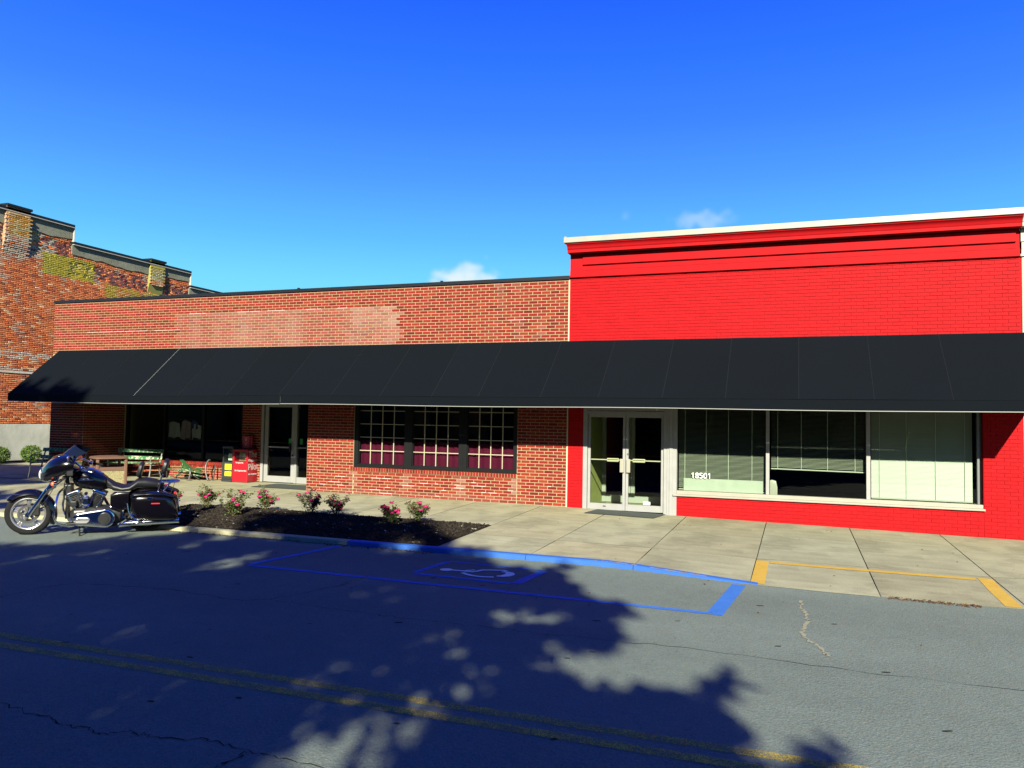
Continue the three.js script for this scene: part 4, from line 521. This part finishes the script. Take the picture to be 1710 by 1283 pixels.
{
  const t = thing('broken_bench', 'collapsed green bench with loose slats leaning on the low brick wall', 'bench', [-10.85, .055, -1.0]), gm = M([.018, .075, .022], .7, { map: T.paint });
  const sl = (a, b, w, m) => obj('slat', plank(V(...a), V(...b), w, .022), m, t, .9);
  sl([-.42, .52, -.05], [.05, .30, .12], .10, gm); sl([-.45, .33, .1], [.4, .27, .12], .09, gm); sl([-.4, .36, -.05], [.36, .30, -.02], .09, gm); sl([-.75, .30, .2], [.1, .24, .24], .08, slatM); sl([-.7, .06, .1], [.0, .22, .1], .06, slatM); sl([-.45, .2, .0], [.4, .12, .05], .07, slatM); sl([-.2, .3, .16], [.45, .2, .1], .07, slatM); sl([-.44, .18, -.1], [-.40, .5, -.1], .05, slatM);
  obj('end_frame', [tube([[.62, .02, .1], [.5, .25, .05], [.46, .42, .0], [.52, .55, -.03], [.56, .56, -.03]], .02, 7)], MA.aluDark, t); obj('end_frame', [tube([[.1, .02, .22], [.12, .2, .2], [.06, .32, .16]], .022, 7), bar(V(.02, .02, .22), V(.18, .02, .22), .016)], MA.aluDark, t); obj('stay', [bar(V(.62, .0, -.1), V(.58, .42, -.22), .018), bar(V(-.3, .03, .1), V(.4, .2, .0), .014), bar(V(.3, .03, .05), V(-.1, .22, .05), .014), bar(V(-.45, .04, .15), V(-.2, .26, .1), .014), bar(V(-.72, .02, .15), V(-.7, .3, .18), .014)], M([.03, .03, .03], .6, { metalness: .5 }), t);
}
// ---------------------------------------------------------------- newspaper boxes
{
  const t = thing('newspaper_box', 'black newspaper box with two yellow cards against the low wall', 'newspaper box', [-9.7, .06, -1.19], 0, 'newspaper boxes'), k = M([.018, .02, .02], .5, { map: T.paint }), yl = M([.42, .39, .015], .6);
  obj('body', [RB(-.17, .06, -.17, .17, .52, .19, .012), RB(-.165, .52, -.17, .165, .90, -.02, .012), B(-.165, .52, -.02, -.14, .9, .16), B(.14, .52, -.02, .165, .9, .16), RB(-.17, .88, -.17, .17, .94, .18, .015)], k, t); obj('window', B(-.14, .54, .15, .14, .88, .155), MA.glass, t); obj('paper', B(-.05, .56, .07, .08, .74, .08), M([.6, .6, .55], .8), t); obj('card', B(-.06, .31, .191, .155, .47, .195), yl, t); obj('card', B(-.06, .15, .191, .155, .27, .195), yl, t); obj('foot', [RB(-.17, 0, -.17, .17, .06, .2, .01), B(-.13, .075, .19, .13, .12, .194)], k, t);
}
{
  const t = thing('newspaper_box', 'bright red newspaper box with white lettering on its side by the porch door', 'newspaper box', [-9.26, .06, -1.18], 0, 'newspaper boxes'), rd = M([.25, .004, .01], .4, { map: T.paint }), wh = M([.42, .4, .39], .6);
  obj('body', [RB(-.245, .0, -.19, .245, .56, .2, .014), RB(-.245, .55, -.19, .245, .88, .0, .014), B(-.245, .56, .0, -.19, .86, .197), B(.19, .56, .0, .245, .86, .197), B(-.19, .8, .0, .19, .86, .197)], rd, t); obj('window', B(-.19, .57, .17, .19, .8, .175), MA.glass, t); obj('paper', [plank(V(-.04, .66, .06), V(.12, .76, .06), .02, .11, V(0, 1, 0)), B(-.19, .56, .0, .19, .8, .005)], M([.3, .25, .17], .8), t); obj('newspaper', plank(V(.0, .72, .08), V(.11, .65, .08), .012, .1), wh, t);
  obj('header', [RB(-.13, .88, -.1, .1, 1.22, -.03, .008)], rd, t); obj('header_side', B(.1, .88, -.12, .16, 1.22, -.06), M([.2, .006, .012], .5), t);
  const fr = (s, f, size, x, y, st = 1, mat = wh) => { const g = text(s, f, size, st); g.translate(x, y, .201); return g; }; obj('lettering', [fr('The Virginian-Pilot', fontS, .03, -.14, .5, .62), fr('The Virginian-Pilot', fontS, .036, -.17, .29, .8)], wh, t);
  const sd = (s, f, size, z, y, st) => { const g = text(s, f, size, st); g.rotateY(Math.PI / 2); g.translate(.246, y, z); return g; }; obj('lettering', [sd('The', font, .16, .17, .66, .95), sd('Virginian', fontS, .06, .185, .55, 1.0), sd('Pilot', font, .16, .185, .33, .92), sd('The Virginian', fontS, .038, .17, .2, .95)], wh, t);
  const hv = text('V', font, .1); hv.translate(-.055, 1.08, -.029); const hy = text('Y', font, .1); hy.translate(-.05, .95, -.029); obj('lettering', [hv, hy], M([.45, .3, .3], .6), t);
}
// ---------------------------------------------------------------- shops on the other side of the street, seen only in the glass
for (const [x0, x1, h, col, lab] of [[-74, -54.4, 7.2, [.07, .05, .04], 'long dark shop at the far end of the row across the street'], [-54, -34.4, 7.4, [.07, .035, .03], 'red brown shop across the street beyond the low dark brick shop'], [-34, -16, 7.0, [.06, .03, .022], 'low dark brick shop across the street next to the tan rendered shop'], [-15.7, -2, 7.3, [.08, .065, .05], 'tan rendered shop across the street behind the taller tree'], [-1.7, 13, 7.0, [.06, .026, .02], 'brown brick shop across the street behind the broad tree'], [13.4, 32, 7.3, [.09, .08, .07], 'grey shop across the street at the far right of the row']]) {
  const b = thing('opposite_shop', lab, 'building', [x0, -.05, 27], 0, 'shops across the street'), w = x1 - x0, n = Math.floor(w / 3.2); obj('wall', [B(0, 0, 0, w, h, 9)], M(col, .9, { map: T.grain }), b, 1); obj('cornice', RB(-.1, h, -.15, w + .1, h + .25, 9, .02), MA.roof, b);
  for (let i = 0; i < n; i++) { const x = (i + .5) * w / n, f = grp('shop_window', b); obj('frame', [B(x - 1.2, .5, -.05, x - 1.1, 2.5, .02), B(x + 1.1, .5, -.05, x + 1.2, 2.5, .02), B(x - 1.2, 2.5, -.05, x + 1.2, 2.6, .02), B(x - 1.2, .4, -.08, x + 1.2, .5, .02)], MA.alu, f); obj('pane', B(x - 1.1, .5, -.02, x + 1.1, 2.5, -.01), M([.02, .022, .025], .1), f); }
}
// cloths on display inside the dark porch window
{
  const t = thing('display_cloths', 'white and striped cloths hung inside the dark porch window', 'cloth', [-12.0, 0, -1.75]);
  const drape = (x0, x1, y0, y1, m, k) => obj('cloth', quadGrid(12, 6, (u, v) => { const x = lerp(x0, x1, u), n = .05 * Math.sin(u * 11 + k) * v; return [x + .04 * v * (u - .5), lerp(y1 - .1 * Math.abs(u - .4), y0 + .03 * Math.sin(u * 9 + k), v), n]; }), m, t);
  const w = M([.5, .5, .46], .9, { side: THREE.DoubleSide }), p = M([.4, .3, .32], .9, { side: THREE.DoubleSide }), bl = M([.07, .09, .22], .9, { side: THREE.DoubleSide });
  drape(-.42, -.05, 1.15, 1.62, w, 0); drape(.05, .36, 1.12, 1.66, p, 2); drape(.4, .74, 1.14, 1.56, w, 4); drape(.38, .6, 1.4, 1.66, bl, 5); obj('rail', [bar(V(-.55, 1.68, 0), V(.85, 1.68, 0), .01), bar(V(-.5, .03, 0), V(-.5, 1.68, 0), .012), bar(V(.8, .03, 0), V(.8, 1.68, 0), .012)], MA.aluDark, t);
}

// ---------------------------------------------------------------- motorcycle, front towards local +x, its left side (-z) towards the viewer
{
  const mc = thing('motorcycle', 'gloss black touring motorcycle with chrome wheels and hard saddlebags parked nose out', 'motorcycle');
  const f = [-7.12, 6.70], b = [-5.80, 5.57], yaw = Math.atan2(-(f[1] - b[1]), f[0] - b[0]);
  mc.rotation.order = 'YXZ'; mc.position.set(b[0], ROAD + .002, b[1]); mc.rotation.set(-.07, yaw, 0); mc.scale.setScalar(1.055);
  const paint = M([.0016, .0012, .0018], .2, { phys: 1, specularIntensity: .3, clearcoat: 1, clearcoatRoughness: .03 }), chrome = M([.72, .73, .75], .08, { metalness: 1 }), blk = M([.014, .014, .015], .42, { metalness: .3 }), alu = M([.42, .42, .43], .3, { metalness: .9 }), rub = M([.009, .009, .0095], .85, { bumpMap: T.grainB, bumpScale: .002 }), seatM = M([.005, .005, .006], .45, { phys: 1, specularIntensity: .7, bumpMap: T.grainB, bumpScale: .002 }), engM = M([.03, .03, .032], .4, { metalness: .6 });
  const WB = 1.63, R = .325;
  // wheels
  const wheel = (name, x, tw, front) => {
    const w = grp(name, mc), prof = [[R - .085, -tw * .42], [R - .05, -tw * .5], [R - .02, -tw * .44], [R - .004, -tw * .25], [R, 0], [R - .004, tw * .25], [R - .02, tw * .44], [R - .05, tw * .5], [R - .085, tw * .42]].map((p) => new THREE.Vector2(...p));
    const ty = new THREE.LatheGeometry(prof, 56); ty.rotateX(Math.PI / 2); ty.translate(x, R, 0); obj('tyre', ty, rub, w);
    const rp = [[R - .085, -.05], [R - .105, -.056], [R - .11, -.03], [R - .12, 0], [R - .11, .03], [R - .105, .056], [R - .085, .05], [R - .085, -.05]].map((p) => new THREE.Vector2(...p)), rg = new THREE.LatheGeometry(rp, 56); rg.rotateX(Math.PI / 2); rg.translate(x, R, 0);
    const sp = []; for (let i = 0; i < 5; i++) { for (const k of [-1, 1]) { const a = i / 5 * 6.283 + .31 + k * .09, g = loft([sec(.035, -.016, .016, .02, 3), sec(.13, -.012, .012, .016, 3), sec(R - .1, -.018, .018, .022, 3)]); g.rotateZ(a); g.translate(x, R, 0); sp.push(g); } } obj('rim', [rg, ...sp, disc([x, R, 0], 'z', .048, .11)], M([.5, .5, .51], .25, { metalness: .9 }), w);
    if (front) for (const z of [-.075, .075]) { const ring = new THREE.RingGeometry(.105, .14, 40), r2 = ring.clone(); ring.translate(x, R, z); r2.rotateY(Math.PI); r2.translate(x, R, z - .005); obj('brake_disc', [ring, r2, ...[0, 1, 2, 3, 4].map((i) => { const g = B(.04, -.01, z - .004, .1, .01, z); g.rotateZ(i * 1.2566); g.translate(x, R, 0); return g; })], M([.16, .16, .165], .35, { metalness: .9 }), w); }
  };
  wheel('front_wheel', WB, .12, true); wheel('rear_wheel', 0, .17, false);
  // fenders swept round the wheel axis
  const fender = (name, cx, r0, hw, a0, a1, m, flare = 0) => { const S = []; for (let i = 0; i <= 30; i++) { const a = lerp(a0, a1, i / 30) * Math.PI / 180, s = [], rr = r0 + flare * Math.pow(i / 30, 3), e = Math.min(1, Math.min(i, 30 - i) / 2 + .6), N = 16; for (let k = 0; k < N; k++) { const t = k / (N / 2 - 1), inn = k >= N / 2, q = inn ? (N - 1 - k) / (N / 2 - 1) : t, ph = (q - .5) * 2, rad = rr - (Math.abs(ph) ** 3) * .075 - (inn ? .006 : 0), z = Math.sign(ph) * Math.pow(Math.abs(ph), .8) * (hw - (inn ? .005 : 0)) * e; s.push(V(cx + Math.cos(a) * rad, R + Math.sin(a) * rad, z)); } S.push(s); } obj(name, loft(S), m, mc); };
  fender('front_fender', WB, .372, .095, 36, 208, paint, .02); fender('rear_fender', 0, .40, .115, 20, 192, paint);
  obj('fender_trim', [RB(WB + .09, .62, -.09, WB + .27, .638, -.084, .004)], chrome, mc);
  // fork, headlight, batwing fairing, windshield
  for (const z of [-.11, .11]) obj('fork_leg', [bar(V(WB - .015, R - .02, z), V(1.38, .70, z), .031, .033, 14), bar(V(1.38, .70, z), V(1.17, 1.05, z), .026, .026, 12), disc([WB - .01, R, z], 'z', .034, .04)], chrome, mc);
  obj('fork_cover', loft([sec(1.33, .66, .86, .15, 4, -.3), sec(1.22, .72, 1.0, .15, 4, -.3)]), chrome, mc);
  obj('brake_caliper', RB(WB - .16, R - .02, -.115, WB - .06, R + .13, -.07, .015), blk, mc);
  const fair = loft([sec(1.475, .90, 1.03, .07, 2.2, -.10), sec(1.455, .85, 1.07, .13, 2.4, -.12), sec(1.42, .82, 1.12, .19, 2.6, -.14), sec(1.35, .815, 1.20, .28, 2.6, -.16), sec(1.25, .86, 1.24, .35, 2.6, -.16), sec(1.14, .91, 1.25, .38, 2.7, -.12), sec(1.04, .96, 1.23, .39, 2.8, -.08), sec(.985, .98, 1.2, .385, 2.8, -.06)]); obj('fairing', fair, paint, mc);
  const hl = new THREE.SphereGeometry(.092, 24, 16, 0, 6.283, 0, 1.25); hl.scale(1, .55, 1); hl.rotateZ(-Math.PI / 2 + .08); hl.translate(1.462, .93, 0); obj('headlight', hl, M([.75, .78, .76], .06, { clearcoat: 1 }), mc); obj('headlight_ring', (() => { const g = new THREE.TorusGeometry(.095, .012, 8, 30); g.rotateY(Math.PI / 2); g.translate(1.468, .93, 0); return g; })(), chrome, mc);
  obj('windshield', (() => { const S = []; for (let i = 0; i <= 14; i++) { const u = i / 14 * 2 - 1, z = u * .25, cx = 1.23 - .20 * u * u, h = .165 * (1 - .4 * u * u), s = []; for (const [v, o] of [[0, 0], [.5, 0], [1, 0], [1, -.006], [.5, -.006], [0, -.006]]) s.push(V(cx - .19 * v + o, 1.215 - .03 * u * u + h * v, z)); S.push(s); } return loft(S); })(), M([.004, .006, .012], .12, { phys: 1, specularIntensity: .55 }), mc);
  obj('windshield_trim', [RB(1.2, 1.21, -.2, 1.23, 1.23, .2, .006)], chrome, mc);
  for (const z of [-.19, .19]) obj('turn_signal', (() => { const g = new THREE.SphereGeometry(.034, 14, 10); g.scale(.9, 1.1, 1); g.translate(1.285, .80, z * 1.05); return g; })(), M([.75, .1, .03], .25, { clearcoat: 1 }), mc);
  obj('signal_bracket', [bar(V(1.22, .8, -.2), V(1.22, .8, .2), .012), disc([1.25, .8, -.2], 'x', .03, .05), disc([1.25, .8, .2], 'x', .03, .05)], chrome, mc);
  // handlebar, mirrors, controls
  obj('handlebar', [tube([[1.02, 1.0, 0], [1.03, 1.1, -.12], [.98, 1.13, -.26], [.84, 1.05, -.37], [.72, 1.02, -.41]], .0135, 8), tube([[1.02, 1.0, 0], [1.03, 1.1, .12], [.98, 1.13, .26], [.84, 1.05, .37], [.72, 1.02, .41]], .0135, 8)], chrome, mc);
  obj('grip', bar(V(.83, 1.045, -.375), V(.70, 1.012, -.415), .019), rub, mc); obj('grip', bar(V(.83, 1.045, .375), V(.70, 1.012, .415), .019), rub, mc);
  obj('control', [RB(.83, 1.02, -.395, .89, 1.08, -.34, .012), tube([[.92, 1.06, -.35], [.8, 1.03, -.44], [.72, 1.01, -.46]], .007, 6), RB(.83, 1.02, .34, .89, 1.08, .395, .012)], chrome, mc);
  for (const s of [-1, 1]) obj('mirror', [loft([sec(-.012, -.03, .03, .05, 2.2), sec(.0, -.04, .04, .065, 2.2), sec(.02, -.02, .02, .035, 2.2)]).translate(1.05, 1.22, s * .42), bar(V(.98, 1.12, s * .33), V(1.05, 1.21, s * .4), .006)], chrome, mc);
  obj('inner_fairing', [B(1.0, .95, -.36, 1.08, 1.24, .36)], blk, mc);
  // tank, dash, seat, backrests
  obj('fuel_tank', loft([sec(1.04, .80, .93, .08, 2.6), sec(1.0, .74, .99, .14, 2.6), sec(.9, .70, 1.02, .185, 2.7), sec(.78, .68, 1.0, .185, 2.7), sec(.66, .67, .945, .155, 2.6), sec(.58, .68, .89, .11, 2.5), sec(.53, .70, .84, .06, 2.4)]), paint, mc);
  obj('console', [loft([sec(1.0, .99, 1.005, .03, 2.5), sec(.92, 1.01, 1.035, .06, 2.5), sec(.78, .99, 1.02, .055, 2.5), sec(.62, .92, .935, .03, 2.5)]), disc([.86, 1.03, -.03], 'y', .035, .02)], chrome, mc);
  obj('tank_emblem', [RB(.74, .845, -.19, .95, .862, -.178, .004), RB(.8, .87, -.19, .92, .88, -.178, .004)], chrome, mc);
  obj('seat', loft([sec(.60, .76, .86, .07, 2.4), sec(.55, .70, .86, .12, 2.4), sec(.46, .66, .79, .165, 2.5), sec(.34, .655, .745, .19, 2.6), sec(.24, .66, .76, .19, 2.6), sec(.17, .68, .82, .18, 2.5), sec(.12, .70, .86, .16, 2.5), sec(.02, .70, .865, .15, 2.5), sec(-.12, .69, .84, .13, 2.5), sec(-.22, .70, .80, .09, 2.4), sec(-.25, .71, .78, .05, 2.4)]), seatM, mc);
  obj('rider_backrest', [loft([sec(-.025, -.12, .11, .13, 3), sec(0, -.13, .125, .15, 3), sec(.03, -.12, .115, .14, 3), sec(.045, -.09, .09, .11, 3)]).rotateZ(.22).translate(.09, .99, 0), bar(V(.1, .82, 0), V(.09, .9, 0), .012)], seatM, mc);
  obj('passenger_backrest', loft([sec(-.035, -.11, .12, .14, 3), sec(0, -.12, .135, .16, 3), sec(.035, -.11, .125, .15, 3), sec(.05, -.08, .09, .11, 3)]).rotateZ(.25).translate(-.265, 1.03, 0), seatM, mc);
  obj('sissy_bar', [-.1, .1].map((z) => tube([[-.16, .62, z * 1.3], [-.19, .8, z], [-.27, 1.0, z * .8]], .011, 7)), chrome, mc);
  obj('luggage_rack', [tube([[-.2, .80, -.13], [-.42, .80, -.13], [-.47, .80, -.06], [-.47, .80, .06], [-.42, .80, .13], [-.2, .80, .13]], .009, 6), ...[-.08, 0, .08].map((z) => bar(V(-.2, .80, z), V(-.47, .80, z), .007)), bar(V(-.2, .8, -.13), V(-.17, .66, -.15), .009), bar(V(-.36, .8, .13), V(-.25, .66, .15), .009), bar(V(-.36, .8, -.13), V(-.25, .66, -.15), .009)], chrome, mc);
  obj('antenna', bar(V(-.36, .62, -.2), V(-.48, 1.0, -.2), .005, .003, 5), blk, mc);
  // saddlebags with lids and rails
  for (const s of [-1, 1]) {
    const z = s * .27, bag = loft([sec(.20, .50, .60, .06, 3.2, 0, z), sec(.17, .36, .62, .10, 3.4, 0, z), sec(.1, .26, .64, .12, 3.8, 0, z), sec(-.1, .235, .645, .125, 4, 0, z), sec(-.3, .23, .63, .12, 4, 0, z), sec(-.42, .23, .58, .10, 3.6, .12, z), sec(-.47, .25, .5, .06, 3, .16, z)]), g = grp('saddlebag', mc);
    obj('case', bag, paint, g); obj('lid', loft([sec(.205, .585, .625, .065, 2.8, 0, z), sec(.15, .60, .668, .118, 3, 0, z), sec(-.1, .60, .69, .138, 3, 0, z), sec(-.3, .595, .675, .13, 3, 0, z), sec(-.43, .57, .625, .09, 2.8, 0, z), sec(-.465, .57, .60, .05, 2.6, 0, z)]), paint, g); obj('latch', RB(-.12, .56, z + s * .118, -.04, .61, z + s * .14, .008), chrome, g); obj('script_badge', B(-.22, .5, z + s * .122, -.1, .515, z + s * .127), M([.4, .01, .03], .4), g);
    obj('muffler', loft([sec(.36, .12, .18, .03, 2, 0, z - s * .03), sec(.26, .135, .225, .045, 2, 0, z - s * .02), sec(-.4, .165, .255, .045, 2, 0, z - s * .01), sec(-.5, .17, .25, .04, 2, 0, z - s * .01)]), chrome, mc);
    obj('bag_rail', tube([[.24, .52, z + s * .13], [.2, .36, z + s * .145], [.08, .25, z + s * .15], [.02, .22, z + s * .1]], .009, 6), chrome, mc);
  }
  obj('tail_light', RB(-.44, .56, -.06, -.40, .63, .06, .012), M([.4, .01, .01], .2, { clearcoat: 1 }), mc); obj('plate', B(-.47, .38, -.09, -.46, .5, .09), M([.6, .6, .6], .6), mc);
  // frame, engine, primary, exhaust
  obj('frame', [tube([[1.13, .95, -.04], [1.11, .6, -.07], [1.07, .22, -.1], [.9, .14, -.14], [.4, .14, -.14], [.2, .3, -.14], [.15, .62, -.12]], .018, 8), tube([[1.13, .95, .04], [1.11, .6, .07], [1.07, .22, .1], [.9, .14, .14], [.4, .14, .14], [.2, .3, .14], [.15, .62, .12]], .018, 8), bar(V(1.2, .95, 0), V(.4, .68, 0), .03), bar(V(1.23, 1.06, 0), V(1.3, .78, 0), .045)], blk, mc);
  obj('crankcase', [loft([sec(1.06, .2, .36, .1, 3), sec(1.0, .16, .42, .15, 3), sec(.7, .15, .44, .16, 3), sec(.5, .15, .42, .155, 3), sec(.36, .18, .4, .13, 3)]), RB(.3, .36, -.14, .5, .62, .14, .03), disc([.76, .33, -.17], 'z', .10, .05)], engM, mc);
  for (const [a, bx] of [[.39, .93], [-.39, .76]]) {
    const cyl = grp('cylinder', mc), fins = []; for (let i = 0; i < 9; i++) { const g = new RoundedBoxGeometry(.19 - (i > 6 ? .01 : 0), .008, .21, 2, .004); g.translate(0, .03 + i * .022, 0); fins.push(g); } fins.push(new THREE.CylinderGeometry(.07, .075, .23, 20).translate(0, .1, 0)); for (const g of fins) { g.rotateZ(-a); g.translate(bx, .40, 0); } obj('fins', fins, engM, cyl);
    const rc = RB(-.105, .225, -.115, .105, .295, .115, .03, 3); rc.rotateZ(-a); rc.translate(bx, .40, 0); obj('rocker_cover', rc, chrome, cyl); const pr = [-.05, .05].map((k) => { const g = bar(V(k, -.02, -.10), V(k * 1.4, .23, -.11), .011); g.rotateZ(-a); g.translate(bx, .40, 0); return g; }); obj('pushrod_tube', pr, chrome, cyl);
  }
  obj('horn_cover', [loft([sec(.78, .45, .58, .02, 2.3, 0, -.16), sec(.81, .43, .61, .045, 2.3, 0, -.165), sec(.87, .43, .61, .045, 2.3, 0, -.165), sec(.90, .45, .58, .02, 2.3, 0, -.16)]), disc([.84, .64, -.15], 'z', .025, .04)], chrome, mc);
  const cap = (x0, y0, r0, x1, y1, r1) => { const p = []; const d = Math.hypot(x1 - x0, y1 - y0), th = Math.atan2(y1 - y0, x1 - x0), al = Math.acos((r0 - r1) / d); for (let i = 0; i <= 16; i++) { const a = th + al + (2 * Math.PI - 2 * al) * i / 16; p.push([x0 + Math.cos(a) * r0, y0 + Math.sin(a) * r0]); } for (let i = 0; i <= 16; i++) { const a = th - al + 2 * al * i / 16; p.push([x1 + Math.cos(a) * r1, y1 + Math.sin(a) * r1]); } return p; };
  obj('primary_cover', extr(cap(.56, .265, .125, .90, .255, .085), .05, .016).translate(0, 0, -.25), chrome, mc); obj('derby_cover', [disc([.56, .265, -.275], 'z', .088, .03, 36), disc([.56, .265, -.285], 'z', .06, .03, 36)], blk, mc); obj('primary_cap', extr(cap(.80, .25, .03, .92, .245, .035), .015, .008).translate(0, 0, -.275), alu, mc);
  obj('side_cover', loft([sec(.5, .40, .62, .02, 3, 0, -.155), sec(.4, .36, .66, .035, 3, 0, -.16), sec(.24, .38, .66, .03, 3, 0, -.16)]), paint, mc);
  obj('crash_bar', [tube([[1.15, .72, -.06], [1.2, .66, -.22], [1.22, .5, -.33], [1.235, .36, -.35], [1.2, .24, -.34], [1.1, .17, -.24], [1.0, .15, -.14]], .0165, 8), tube([[1.15, .72, .06], [1.2, .66, .22], [1.22, .5, .33], [1.235, .36, .35], [1.2, .24, .34], [1.1, .17, .24], [1.0, .15, .14]], .0165, 8)], chrome, mc);
  for (const s of [-1, 1]) { obj('floorboard', [RB(.78, .20, s * .24, 1.08, .222, s * .36, .008), bar(V(.93, .2, s * .12), V(.93, .2, s * .3), .012)], blk, mc); obj('passenger_peg', [bar(V(.3, .30, s * .15), V(.3, .30, s * .3), .018)], chrome, mc); }
  obj('shift_linkage', [bar(V(1.02, .27, -.3), V(.8, .25, -.26), .007), bar(V(1.04, .29, -.3), V(1.0, .24, -.3), .008)], chrome, mc); obj('exhaust_header', [tube([[.86, .52, .12], [.95, .4, .2], [.85, .2, .22], [.4, .16, .24]], .024, 8), tube([[.62, .52, .12], [.55, .36, .2], [.45, .2, .22]], .024, 8)], chrome, mc);
  obj('ignition_housing', [RB(1.04, .60, -.1, 1.16, .78, .1, .03), RB(.96, .44, -.17, 1.06, .53, -.1, .02)], blk, mc); obj('clutch_cable', tube([[.9, 1.04, -.33], [1.1, .9, -.2], [1.14, .6, -.13], [1.0, .4, -.16]], .006, 5), blk, mc); obj('kickstand', [bar(V(.92, .16, -.16), V(.88, .012, -.36), .013), RB(.84, -.002, -.40, .92, .012, -.33, .005)], blk, mc); obj('oil_cooler', RB(1.09, .24, -.09, 1.13, .42, .09, .01), engM, mc); obj('brake_line', tube([[1.2, .95, -.1], [1.3, .7, -.14], [1.42, .5, -.13], [1.53, .4, -.1]], .005, 5), blk, mc);
}
renderer.render(scene, camera);
